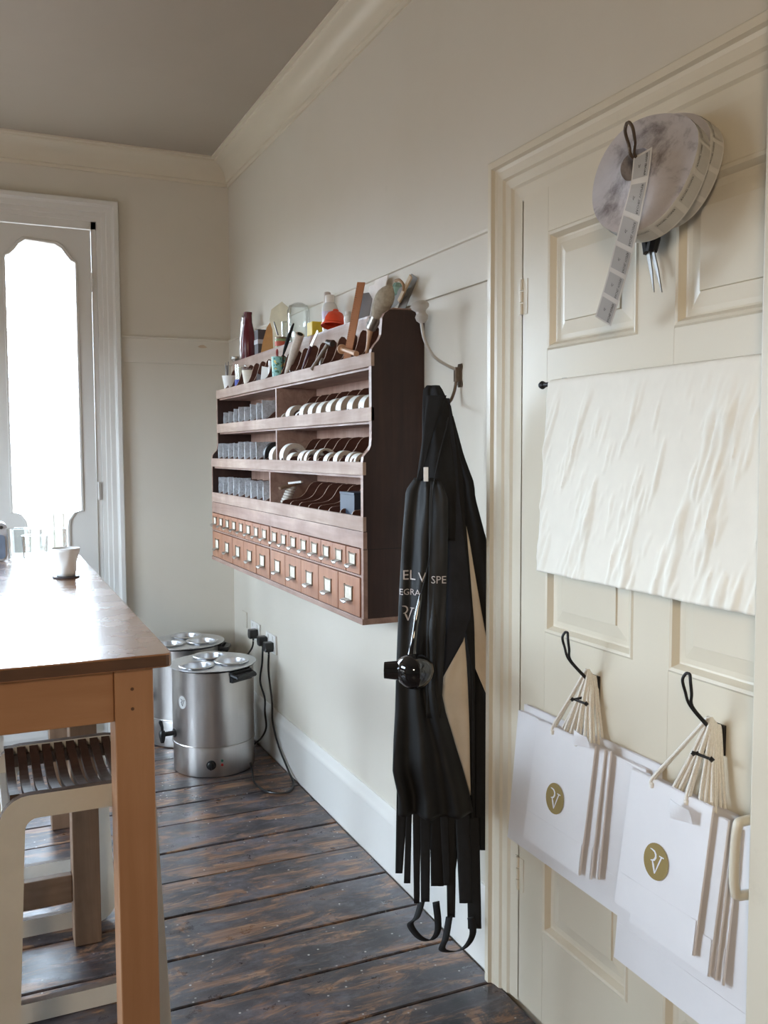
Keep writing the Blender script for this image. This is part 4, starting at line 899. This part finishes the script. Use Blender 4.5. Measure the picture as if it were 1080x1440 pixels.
# ---------------------------------------------------------------- paper bags
def bag(yc, z1, wd, ht, xt, xb_, th, label, name, hooky, hookz, logo, splay, open_=0, cat='paper bag', group=None, rimy=0):
    """front panel corner heights: z1 top; xt/xb: distance of the top/bottom of the front face from the wall"""
    b = thing(name, label, cat, (xb_, yc, z1-ht), group)
    y0, y1 = yc-wd/2, yc+wd/2; z0 = z1-ht
    def fx_(z): return xt+(xb_-xt)*(z1-z)/ht
    mb = MB(); nz = 8; g = th
    L = [[], [], [], [], [], []]
    for i in range(nz+1):
        z = z1-ht*i/nz; f = fx_(z); cl = max(.003, g*(i/nz)**1.3+.004*(1-i/nz)+open_*(1-i/nz))
        ybul = .001*sin(i*1.3)
        L[0].append((f, y0, z)); L[1].append((f-.0012*sin(pi*i/nz), yc, z)); L[2].append((f, y1, z))
        L[3].append((f+cl/2, y1-min(.02, g*.5), z)); L[4].append((f+cl, y1, z)); L[5].append((f+cl, y0, z))
    L.append([(p[0]-g*0+.0, p[1], p[2]) for p in [((a[0]+c_[0])/2, y0+min(.02, g*.5), a[2]) for a, c_ in zip(L[0], L[5])]])
    order = [0, 1, 2, 3, 4, 5, 6]; n = nz+1; vs = [p for k in order for p in L[k]]
    fs = []
    for k in range(7):
        a, c_ = k, (k+1) % 7
        for i in range(nz): fs.append((a*n+i, c_*n+i, c_*n+i+1, a*n+i+1))
    fs.append(tuple(k*n+nz for k in range(7)))
    mb.add(vs, fs); mb.build('bag_body', M['bag'], b)
    # crease lines: the folded block bottom shows as a faint raised flap
    zc = z0+min(.075, ht*.24); mb = MB()
    mb.add([(fx_(z0)-.0012, y0+.001, z0+.002), (fx_(zc)-.0016, y0+.002, zc), (fx_(zc)-.0016, y1-.002-wd*.02, zc), (fx_(z0)-.0012, y1-.001, z0+.002)], [(0, 1, 2, 3)]); mb.build('bottom_fold', M['bag'], b, solid=.0003)
    # cord handles
    for s, dx in ((0, -.002), (1, max(.006, open_+.006))):
        hw = splay; xh = xt+dx; hx = -.026-.45*(abs(xt)-.03)+s*.004
        pts = [(xh, yc+hw, z1-.012), (xh, yc+hw, z1+.002), (xh*.5+hx*.5, yc*.5+hooky*.5+hw*.55, (z1+hookz)/2+.004), (hx, hooky+.006, hookz+.006), (hx, hooky, hookz+.011), (hx, hooky-.006, hookz+.006), (xh*.5+hx*.5, yc*.5+hooky*.5-hw*.55, (z1+hookz)/2+.004), (xh, yc-hw, z1+.002), (xh, yc-hw, z1-.012)]
        mb = MB(); mb.tube(smoothpath(pts, 5), .0030, 7); mb.build('cord_handle', M['rope'], b, smooth=True)
        if s == 0:
            for t_ in (-1, 1): MB().lathe([(0, -.006), (.0045, -.004), (.0045, .004), (0, .006)], (xh-.001, yc+t_*hw, z1-.012), 8, (0, 0, 1)).build('cord_knot', M['rope'], b, smooth=True)
    if logo:
        lz = z1-ht*logo[0]; r = logo[1]; ly = yc+logo[2]
        mb = MB(); n = 40; vs = [(fx_(lz+r*sin(2*pi*k/n))-.0028, ly+r*cos(2*pi*k/n), lz+r*sin(2*pi*k/n)) for k in range(n)]; mb.add(vs, [tuple(range(n))]); mb.build('gold_disc', M['gold'], b)
        mapped('emblem', (ev, ef), lambda u, v: (fx_(lz+v*r*1.12)-.0034, ly-u*r*1.05+r*.05, lz+v*r*1.12), M['bag'], b)
    return b
# farther hook
bag(1.622, .790, .485, .325, -.030, -.040, .020, 'wide white paper bag, rearmost on the farther hook', 'paper_bag', K1[0], K1[1]+.012, None, .05, .002, group='paper bags on the farther hook')
bag(1.638, .775, .465, .315, -.043, -.072, .024, 'wide white paper bag in front of the rearmost one on the farther hook', 'paper_bag', K1[0], K1[1]+.014, None, .05, .002, group='paper bags on the farther hook')
bag(1.600, .785, .200, .270, -.056, -.084, .005, 'small white paper bag, hindmost of the small ones on the farther hook', 'paper_bag', K1[0], K1[1]+.018, None, .036, .001, group='paper bags on the farther hook')
bag(1.612, .786, .205, .272, -.064, -.097, .005, 'small white paper bag second behind the emblem bag on the farther hook', 'paper_bag', K1[0], K1[1]+.022, None, .036, .001, group='paper bags on the farther hook')
bag(1.634, .790, .212, .272, -.074, -.112, .005, 'small white paper bag with gold emblem, front one on the farther hook', 'paper_bag', K1[0], K1[1]+.028, (.54, .033, .004), .044, .001, group='paper bags on the farther hook')
# nearer hook
bag(1.262, .765, .36, .35, -.036, -.046, .022, 'wide white paper bag, rearmost on the nearer hook', 'paper_bag', K2[0], K2[1]+.012, None, .05, .002, group='paper bags on the nearer hook')
bag(1.268, .770, .355, .392, -.050, -.084, .026, 'wide white paper bag behind the small ones on the nearer hook', 'paper_bag', K2[0], K2[1]+.014, None, .05, .002, group='paper bags on the nearer hook')
bag(1.245, .755, .200, .272, -.060, -.092, .005, 'small white paper bag, hindmost of the small ones on the nearer hook', 'paper_bag', K2[0], K2[1]+.018, None, .036, .001, group='paper bags on the nearer hook')
bag(1.255, .763, .205, .272, -.067, -.102, .005, 'small white paper bag third behind the emblem bag on the nearer hook', 'paper_bag', K2[0], K2[1]+.020, None, .036, .001, group='paper bags on the nearer hook')
bag(1.262, .769, .208, .272, -.074, -.112, .005, 'small white paper bag directly behind the emblem bag on the nearer hook', 'paper_bag', K2[0], K2[1]+.024, None, .036, .001, group='paper bags on the nearer hook')
bag(1.292, .785, .215, .262, -.084, -.122, .005, 'small white paper bag with gold emblem, front one on the nearer hook', 'paper_bag', K2[0], K2[1]+.029, (.54, .033, .008), .046, .001, group='paper bags on the nearer hook')
# folded white tags
def slip(px, py, x, s, lab):
    c = at(px, py, 0, x); mb = MB()
    pts = [(-.036, .010), (-.020, .026), (.030, .018), (.036, -.006), (.012, -.030), (-.026, -.018), (-.028, .0)]
    mb.grid(lambda u, v: (c.x-.003-.004*sin(3*u+2*v), c.y-(-.028+.056*u+.006*v)*s, c.z+(.020-.040*v-.010*u*(1-v)+.006*u)*s), 6, 6)
    tag(mb.build('paper_tag', M['bag'], None, solid=.0008), lab, 'tag')
slip(818, 1040, -.098, .78, 'folded white paper tag on the cords above the farther emblem')
slip(957, 1142, -.104, .85, 'square white paper tag stuck above the nearer emblem')

# ---------------------------------------------------------------- label rolls on upper hook
def tilted_roll(c, ax, r, wd, core, name, label, sag):
    t = thing(name, label, 'label roll', tuple(c), 'label rolls on the upper door hook')
    ax = Vector(ax).normalized(); u = ax.cross(Vector((0, 0, 1))).normalized(); v = u.cross(ax)*1.0
    if v.z < 0: v = -v
    def P(rr, a, h):
        rr2 = rr*(1+.03*sin(2*a+.6)+.02*sin(3*a)); dz = -sag*max(0, -sin(a))*(rr/r)
        return c + ax*(h+.004*sin(a*3+rr*40)*(rr/r)) + u*cos(a)*rr2 + v*(sin(a)*rr2+dz)
    n = 56; mb = MB()
    mb.grid(lambda s, q: P(r, 2*pi*s, -wd/2+wd*q), n, 3, 0)
    mb.grid(lambda s, q: P(core+(r-core)*q, 2*pi*s, wd/2+.022*(1-q)**2), n, 10, 1)
    mb.grid(lambda s, q: P(core+(r-core)*q, 2*pi*s, -wd/2+.022*(1-q)**2), n, 4, 1)
    mb.grid(lambda s, q: P(core, 2*pi*s, -wd/2+.022+wd*q), n, 2, 1)
    mb.build('roll_body', [M['tape_w2'], M['tape_side']], t, smooth=True)
    k = 13
    for i in range(k):
        a0 = 2*pi*(i+.08)/k; a1 = 2*pi*(i+.90)/k
        mb = MB(); mb.grid(lambda s, q: P(r+.0008, a0+(a1-a0)*s, -wd*.40+wd*.74*q), 5, 1); mb.build('printed_label', M['label_roll'], t)
        ge = text_geo('RACHEL VOSPER', .0052); L = r*(a1-a0)
        mapped('label_text', ge, lambda x_, y_: P(r+.0014, (a0+a1)/2-x_/r, wd*.20+y_), M['ink'], t)
    return t, P
M['tape_w2'] = plain('backing paper', (.60, .57, .53), .5, 0, .04)
M['label_roll'] = plain('pale grey label', (.50, .475, .44), .5, 0, .04)
def sidemat():
    mt, nt, b = newmat('wound label edge'); co = coords(nt); f = tnoise(nt, co, 7, 6, .7, .4)
    f2 = tnoise(nt, co, 16, 3, .5)
    nt.links.new(ramp(nt, f, [(.34, (.20, .18, .19)), (.46, (.47, .445, .465)), (.7, (.56, .535, .55))]), b.inputs['Base Color']); b.inputs['Roughness'].default_value = .5; bump(nt, b, f, .5, .004); return mt
M['tape_side'] = sidemat()
ca = at(940, 241, 0, -.062); cb = at(912, 246, 0, -.118)
tilted_roll(ca, (-1, -.14, .22), .104, .038, .03, 'label_roll', 'rear grey roll of printed labels pressed against the door', .0)
rt2, PP = tilted_roll(cb, (-1, -.24, .32), .111, .040, .030, 'label_roll', 'front sagging roll of printed labels with its tail hanging down', .010)
# hanging tail of the front roll
path = smoothpath([at(904, 214, 0, -.168), at(900, 250, 0, -.186), at(891, 292, 0, -.19), at(879, 342, 0, -.175), at(867, 390, 0, -.15), at(848, 452, 0, -.12)], 10)
wv = Vector((.18, -.98, .0)).normalized(); cum = [0]
for a, b in zip(path, path[1:]): cum.append(cum[-1]+(b-a).length)
def tailpt(s, q):
    s = max(0, min(cum[-1]-1e-6, s)); i = max(k for k in range(len(cum)) if cum[k] <= s); i = min(i, len(path)-2)
    t = (s-cum[i])/(cum[i+1]-cum[i]); p = path[i].lerp(path[i+1], t); dd = (path[i+1]-path[i]).normalized()
    w2 = (wv-dd*wv.dot(dd)).normalized(); return p+w2*q, dd.cross(w2)
TL = cum[-1]
mb = MB(); mb.grid(lambda u, v: tailpt(TL*v, (u-.5)*.038)[0], 3, 50); mb.build('label_tail', M['tape_w2'], rt2, solid=.0004)
k = 6
for i in range(k):
    s0 = TL*(i+.10)/k; s1 = TL*(i+.93)/k
    def tf(u, v, e=.0008): p, nn = tailpt(v, u); nn = nn if nn.x < 0 else -nn; return p+nn*e
    mb = MB(); mb.grid(lambda u, v: tf((u-.5)*.032, s0+(s1-s0)*v), 2, 6); mb.build('printed_label', M['label_grey'], rt2)
    mapped('label_text', text_geo('RACHEL VOSPER', .0062), lambda x_, y_: tf(.0078+y_*1.0, (s0+s1)/2-x_, .0013), M['ink'], rt2)
    mapped('label_emblem', (ev, ef), lambda x_, y_: tf(-.004+x_*.006, (s0+s1)/2-y_*.006, .0013), M['ink'], rt2)
# scissors behind the rolls
c = at(915, 330, 0, -.040); sc_ = thing('black_scissors', 'black handled scissors hanging open behind the label rolls', 'scissors', tuple(c))
pv = at(914, 352, 0, -.040); t1 = at(920, 411, 0, -.035); t2 = at(931, 411, 0, -.042)
mb = MB()
for (tp, s) in ((t1, 1), (t2, -1)):
    a = pv+Vector((0, s*.006, 0)); side = Vector((-.3, -1, 0)).normalized()
    mb.add([a-side*.007, a+side*.008, a.lerp(tp, .5)+side*.007, tp, a.lerp(tp, .5)-side*.004], [(0, 1, 2, 3, 4)])
mb.build('blades', mm('scissor steel', (.25, .24, .23), .4, metal=.6), sc_, solid=.0022)
mb = MB()
for s in (1, -1):
    a = pv+Vector((0, s*.004, -.004)); b_ = Vector((-.036, pv.y+s*.016, pv.z+.045)); ctr = b_+Vector((0, s*.008, .030))
    mb.tube([a, a.lerp(b_, .5), b_], [.011, .012, .008], 8)
    mb.tube([(ctr.x, ctr.y+.018*cos(2*pi*q/16), ctr.z+.028*sin(2*pi*q/16)) for q in range(17)], .005, 8)
mb.build('handles', M['black_metal'], sc_, smooth=True)

# ---------------------------------------------------------------- steel urns
def urn(cx, cy, r, zt, label, tap_dir, knob_dir, handle_dir, holes, sticker=None, big=True):
    t = thing('steel_urn', label, 'urn', (cx, cy, 0)); R_ = .178
    MB().lathe([(0, .004), (r*.985, .004), (r*.99, .010), (r*.99, .122), (r*.985, .126)], (cx, cy, 0), 64).build('base_band', M['steel'], t, smooth=True)
    MB().lathe([(r*.985, .1262), (r+.003, .128), (r+.003, .134), (r, .136), (r, zt-.012), (r-.004, zt-.012)], (cx, cy, 0), 64).build('body', M['steel'], t, smooth=True)
    # lid plate with three openings
    rl = r+.012; bm = bmesh.new()
    def circ(x, y, rr, n):
        vs = [bm.verts.new((x+rr*cos(2*pi*k/n), y+rr*sin(2*pi*k/n), zt)) for k in range(n)]
        return [bm.edges.new((vs[k], vs[(k+1) % n])) for k in range(n)]
    E_ = []; n = 56
    vs = [bm.verts.new((cx+(rl*(1+.03*sin(2*a+.5)))*cos(a), cy+(rl*(1+.03*sin(2*a+.5)))*sin(a), zt)) for a in [2*pi*k/n for k in range(n)]]
    E_ += [bm.edges.new((vs[k], vs[(k+1) % n])) for k in range(n)]
    hr = .062
    for (hx, hy_) in holes: E_ += circ(cx+hx, cy+hy_, hr, 28)
    bmesh.ops.triangle_fill(bm, edges=E_, use_beauty=True)
    me = bpy.data.meshes.new('lid'); bm.to_mesh(me); bm.free(); me.materials.append(M['steel_lid'])
    lid = bpy.data.objects.new('lid', me); COL.objects.link(lid); setpar(lid, t); md = lid.modifiers.new('s', 'SOLIDIFY'); md.thickness = .003; md.offset = -1
    for i, (hx, hy_) in enumerate(holes):
        MB().lathe([(hr+.016, .0035), (hr+.014, .006), (hr+.004, .006), (hr-.001, .003), (hr-.003, -.004), (hr-.004, -.05), (hr-.012, -.06), (0, -.062)], (cx+hx, cy+hy_, zt+.001+.002*i), 36).build('jug', [M['steel_lid']], t, smooth=True)
    for hd in handle_dir:
        a = radians(hd); d = Vector((cos(a), sin(a), 0)); s_ = Vector((-sin(a), cos(a), 0)); z = zt-.035
        mb = MB(); c = Vector((cx, cy, z))+d*(r-.006)
        prof_ = [(-.060, .018), (-.060, -.012), (-.045, -.026), (.045, -.026), (.060, -.012), (.060, .018)]
        mb.obox(c+d*.004, s_, d, Vector((0, 0, 1)), .058, .010, .024)
        mb.tube([c-s_*.055+d*.006+Vector((0, 0, .010)), c-s_*.054+d*.038, c+s_*.054+d*.038, c+s_*.055+d*.006+Vector((0, 0, .010))], .010, 8)
        mb.build('handle', M['plug'], t, bevel=.002)
        mb = MB(); mb.obox(c+d*.034+Vector((0, 0, .004)), s_, d, Vector((0, 0, 1)), .050, .012, .009); mb.build('handle_grip', M['plug'], t, bevel=.002)
    for td, z in tap_dir:
        a = radians(td); d = Vector((cos(a), sin(a), 0)); c = Vector((cx, cy, z))+d*(r-.002)
        tp = MB(); tp.tube([c, c+d*.006, c+d*.006, c+d*.05], [.020, .020, .011, .010], 14)
        e = c+d*.058; tp.lathe([(0, -.036), (.008, -.036), (.011, -.024), (.014, -.008), (.015, .008), (.010, .018), (0, .02)], tuple(e), 16)
        o = tp.build('tap', M['plug'], t, smooth=True)
        lv = MB(); lv.tube([e+Vector((0, 0, .018)), e+Vector((0, 0, .034)), e+d*.006+Vector((0, 0, .056)), e+d*.010+Vector((0, 0, .064))], [.006, .0065, .009, .004], 10); lv.build('tap_lever', M['plug'], o, smooth=True)
    if knob_dir is not None:
        a = radians(knob_dir); d = Vector((cos(a), sin(a), 0)); s_ = Vector((-sin(a), cos(a), 0)); c = Vector((cx, cy, .058))+d*(r*.99)
        mb = MB(); mb.lathe([(.021, 0), (.021, .003), (.016, .004), (.014, .020), (.010, .022), (0, .022)], tuple(c), 20, tuple(d)); mb.obox(c+d*.024, s_, d, Vector((0, 0, 1)), .003, .004, .014); mb.build('knob', M['plug'], t, smooth=True)
        for dz, mt in ((.012, mm('green lamp', (.03, .12, .08), .3)), (-.006, mm('red lamp', (.4, .02, .02), .3))):
            a2 = radians(knob_dir+15); d2_ = Vector((cos(a2), sin(a2), 0)); MB().lathe([(0, 0), (.006, 0), (.005, .004), (0, .005)], tuple(Vector((cx, cy, .062+dz))+d2_*(r*.99)), 12, tuple(d2_)).build('indicator', mt, t, smooth=True)
    if sticker:
        a0, zc = radians(sticker[0]), sticker[1]
        def S_(u, v, e): a = a0+u/r; return (cx+(r+e)*cos(a), cy+(r+e)*sin(a), zc+v)
        mb = MB(); n = 28; vs = [S_(.024*cos(2*pi*k/n), .028*sin(2*pi*k/n), .0012) for k in range(n)]+[S_(0, 0, .0012)]; mb.add(vs, [(k, (k+1) % n, n) for k in range(n)]); mb.build('sticker', M['white_plastic'], t)
        mapped('emblem', (ev, ef), lambda u, v: S_(u*.026, v*.028, .002), M['ink'], t)
    return t
urn(-.285, 3.995, .180, .470, 'nearer steel urn with round emblem sticker and control knob', [(186, .175)], -108, [-62, 118], [(-.085, -.055), (.075, -.040), (.010, .095)], (209, .325))
urn(-.315, 4.445, .180, .480, 'farther steel urn behind the stickered one in the room corner', [(190, .235)], None, [-22, 158], [(-.085, -.04), (.075, -.05), (.030, .095)])

# ---------------------------------------------------------------- sockets, plugs and leads
def socket(y, z, wd, label):
    t = thing('wall_socket', label, 'socket', (0, y, z))
    MB().box((-.009, y-wd/2, z-.043), (-.0005, y+wd/2, z+.043)).build('face_plate', M['white_plastic'], t, bevel=.002)
    for s in ((-1, 1) if wd > .1 else (0,)):
        MB().box((-.0125, y+s*.035-.006, z+.018), (-.009, y+s*.035+.006, z+.036)).build('switch', M['white_plastic'], t, bevel=.001)
socket(4.27, .535, .146, 'white double wall socket above the farther urn'); socket(4.02, .525, .146, 'white double wall socket nearer the clear wall')
MB0 = MB().box((-.006, 4.43, .52), (-.0005, 4.51, .60)); tag(MB0.build('blank_plate', M['wall'], None, bevel=.002), 'painted over blank plate in the wall corner', 'plate')
plugs = [(4.235, .53, 'black mains plug in the farther wall socket'), (4.11-.03, .525, 'black mains plug, middle one of the row'), (3.985, .515, 'black mains plug nearest the aprons')]
for y_, z_, lb in plugs:
    t = thing('mains_plug', lb, 'plug', (-.01, y_, z_))
    MB().prism([(y_-.017, z_-.022), (y_+.017, z_-.022), (y_+.023, z_-.006), (y_+.021, z_+.022), (y_-.021, z_+.022), (y_-.023, z_-.006)], 'yz', -.050, -.0095).build('plug_body', M['plug'], t, bevel=.004)
    MB().tube([(-.028, y_, z_-.020), (-.028, y_, z_-.034)], [.006, .004], 8).build('strain_relief', M['plug'], t, smooth=True)
def cable(pts, label, r=.0046): mb = MB(); mb.tube(smoothpath(pts, 8), r, 8); tag(mb.build('power_cable', M['plug'], None, smooth=True), label, 'cable')
cable([(-.028, 4.235, .494), (-.034, 4.24, .46), (-.05, 4.30, .40), (-.075, 4.34, .33), (-.10, 4.36, .30)], 'black cable running from the farther plug behind the farther urn')
cable([(-.028, 4.08, .490), (-.030, 4.085, .42), (-.036, 4.10, .33), (-.030, 4.05, .26), (-.036, 4.03, .20), (-.034, 4.02, .13), (-.055, 4.03, .08), (-.09, 4.03, .055)], 'kinked black cable from the middle plug to the nearer urn')
cable([(-.028, 3.985, .480), (-.030, 3.985, .40), (-.026, 3.95, .27), (-.030, 3.93, .18), (-.028, 3.85, .09), (-.030, 3.72, .03), (-.045, 3.60, .006), (-.10, 3.52, .006), (-.17, 3.56, .006), (-.19, 3.68, .006), (-.165, 3.80, .01), (-.158, 3.86, .03)], 'black cable looping on the floorboards from the nearest plug')

# ---------------------------------------------------------------- table
tb = thing('work_table', 'long orange brown wooden worktable with square legs and worn top', 'table', (-1.4, 2.9, 0))
tx0, tx1, ty0, ty1, tz = -2.35, -.885, 1.852, 3.98, 1.0
mb = MB(); mb.prism([(tx0, ty0), (tx1-.014, ty0), (tx1-.004, ty0+.004), (tx1, ty0+.016), (tx1+.028, ty1), (tx0, ty1)], 'xy', tz-.028, tz, 0, 1)
o = mb.build('table_top', [M['table_top'], M['table_edge']], tb, bevel=.003)
for (lx, ly, mt, h) in ((-.958, 1.925, 'table_leg', .971), (-2.27, 1.925, 'table_leg', .971), (-.982, 2.69, 'post', .971), (-2.27, 2.69, 'post', .971), (-.975, 3.57, 'post', .971), (-2.27, 3.57, 'post', .971)):
    hw = .039 if mt == 'table_leg' else .037
    o = MB().box((lx-hw, ly-hw, .001), (lx+hw, ly+hw, h)).build('leg', M[mt], tb, bevel=.003)
    if lx == -.958:
        for z_ in (at(178, 970, 1, 1.885).z, at(178, 998, 1, 1.885).z): MB().lathe([(0, -.002), (.0035, -.0015), (.0035, .001), (0, .001)], (lx-.004, ly-hw, z_), 12, (0, -1, 0)).build('peg', M['table_edge'], o)
zr = at(80, 1024, 1, 1.90).z
box('apron_rail', (-2.235, 1.893, zr), (-.9975, 1.918, .971), M['table_rail'], tb, .002)
box('apron_rail', (-.998, 1.965, zr), (-.975, 3.54, .971), M['table_rail'], tb, .002)
box('stretcher', (-2.235, 2.675, .125), (-1.0195, 2.705, .205), M['post_rail'], tb, .003)
# ---------------------------------------------------------------- stools
def loop_out(w_top, w_bot, h, r, inset, n=6):
    """rounded trapezoid in (x, z); inset shrinks it"""
    a = w_top/2-inset; b = w_bot/2-inset; z0, z1 = inset, h-inset; r = max(.012, r-inset*.7); out = []
    for cx, cz, a0 in ((a-r, z1-r, 0), (-(a-r), z1-r, 90), (-(b-r), z0+r, 180), (b-r, z0+r, 270)):
        for k in range(n+1): t = radians(a0+90*k/n); out.append((cx+r*cos(t), cz+r*sin(t)))
    return out
def stool(xc, y0, y1, h, label):
    t = thing('slatted_stool', label, 'stool', (xc, (y0+y1)/2, 0), 'stools under the worktable')
    O = [(x+xc, z+.001) for x, z in loop_out(.318, .372, h, .06, 0)]; I = [(x+xc, z+.001) for x, z in loop_out(.318, .372, h, .06, .05)]
    for a, b in ((y0, y0+.022), (y1-.022, y1)):
        mb = MB(); mb.ring(O, I, 'xz', a, b, 0, 1); mb.build('loop_frame', [M['laminate'], M['ply_edge']], t)
    for k in range(10):
        x = xc-.126+k*.028
        mb = MB(); mb.grid(lambda u, v: (x-.0095+.019*u, y0+.0225+(y1-y0-.045)*v, h-.008-.026*sin(pi*v)), 1, 12)
        mb.build('slat', M['slat'], t, solid=.014)
    box('seat_bearer', (xc-.13, y0+.0225, h-.046), (xc+.13, y0+.036, h-.018), M['ply_edge'], t); box('seat_bearer', (xc-.13, y1-.036, h-.046), (xc+.13, y1-.0225, h-.018), M['ply_edge'], t)
    for s in (-1, 1): box('side_rail', (xc+s*.142-.007, y0+.0225, h-.11), (xc+s*.142+.007, y1-.0225, h-.06), M['laminate'], t)
stool(-1.060, 1.985, 2.36, .70, 'nearest white loop framed stool with dark slatted seat by the front leg')
stool(-1.075, 2.77, 3.16, .70, 'second white loop framed stool, behind the middle table leg')

# ---------------------------------------------------------------- things on the table
c = at(93, 812, 2, tz); ct = thing('wax_cup', 'white crumpled cup on a dark round coaster at the table edge', 'cup', tuple(c))
MB().lathe([(0, .0005), (.042, .0005), (.044, .003), (.042, .006), (0, .006)], (c.x, c.y, tz), 30).build('coaster', mm('dark coaster', (.06, .05, .055), .5), ct, smooth=True)
mb = MB(); mb.grid(lambda u, v: (c.x+(.028+.016*v+.004*noise.noise(Vector((cos(6.283*u)*2, sin(6.283*u)*2, v*3))))*cos(6.283*u), c.y+(.028+.016*v+.004*noise.noise(Vector((cos(6.283*u)*2, sin(6.283*u)*2, v*3))))*sin(6.283*u), tz+.007+.09*v), 28, 8)
mb.build('cup_body', M['white_plastic'], ct, smooth=True, solid=.0015)
def vase(px, py, y, r, h, lab, flare=0):
    c = at(px, py, 1, y); mb = MB(); mb.lathe([(0, .004), (r*.9, .004), (r, .012), (r+flare*.3, h*.6), (r+flare, h), (r+flare-.0025, h), (r-.003, .016), (0, .012)], (c.x, c.y, tz), 28)
    tag(mb.build('glass_vase', M['glass'], None, smooth=True), lab, 'vase')
vase(76, 790, 3.55, .048, .13, 'wide clear glass beaker behind the white cup')
vase(50, 790, 3.40, .040, .12, 'clear glass beaker nearer the middle of the table', .004)
vase(84, 785, 3.80, .022, .17, 'tall narrow glass cylinder behind the wide beaker')
vase(28, 790, 3.6, .04, .13, 'clear glass beaker beside the grey dispenser', .004)
c = at(0, 760, 1, 3.75); td = thing('grey_dispenser', 'grey plastic dispenser with dark button at the table back', 'dispenser', (c.x-.02, 3.75, tz))
MB().prism(rrect(c.x-.10, c.x+.024, tz+.001, tz+.145, .02), 'xz', 3.70, 3.80).build('housing', mm('grey plastic case', (.42, .40, .40), .4), td, bevel=.003)
MB().lathe([(0, 0), (.007, 0), (.006, .004), (0, .005)], (c.x+.004, 3.70, tz+.128), 14, (0, -1, 0)).build('button', M['plug'], td, smooth=True)
MB().prism(rrect(c.x-.09, c.x+.016, tz+.01, tz+.10, .012), 'xz', 3.696, 3.6995).build('window', mm('blue grey window', (.16, .19, .25), .2), td)
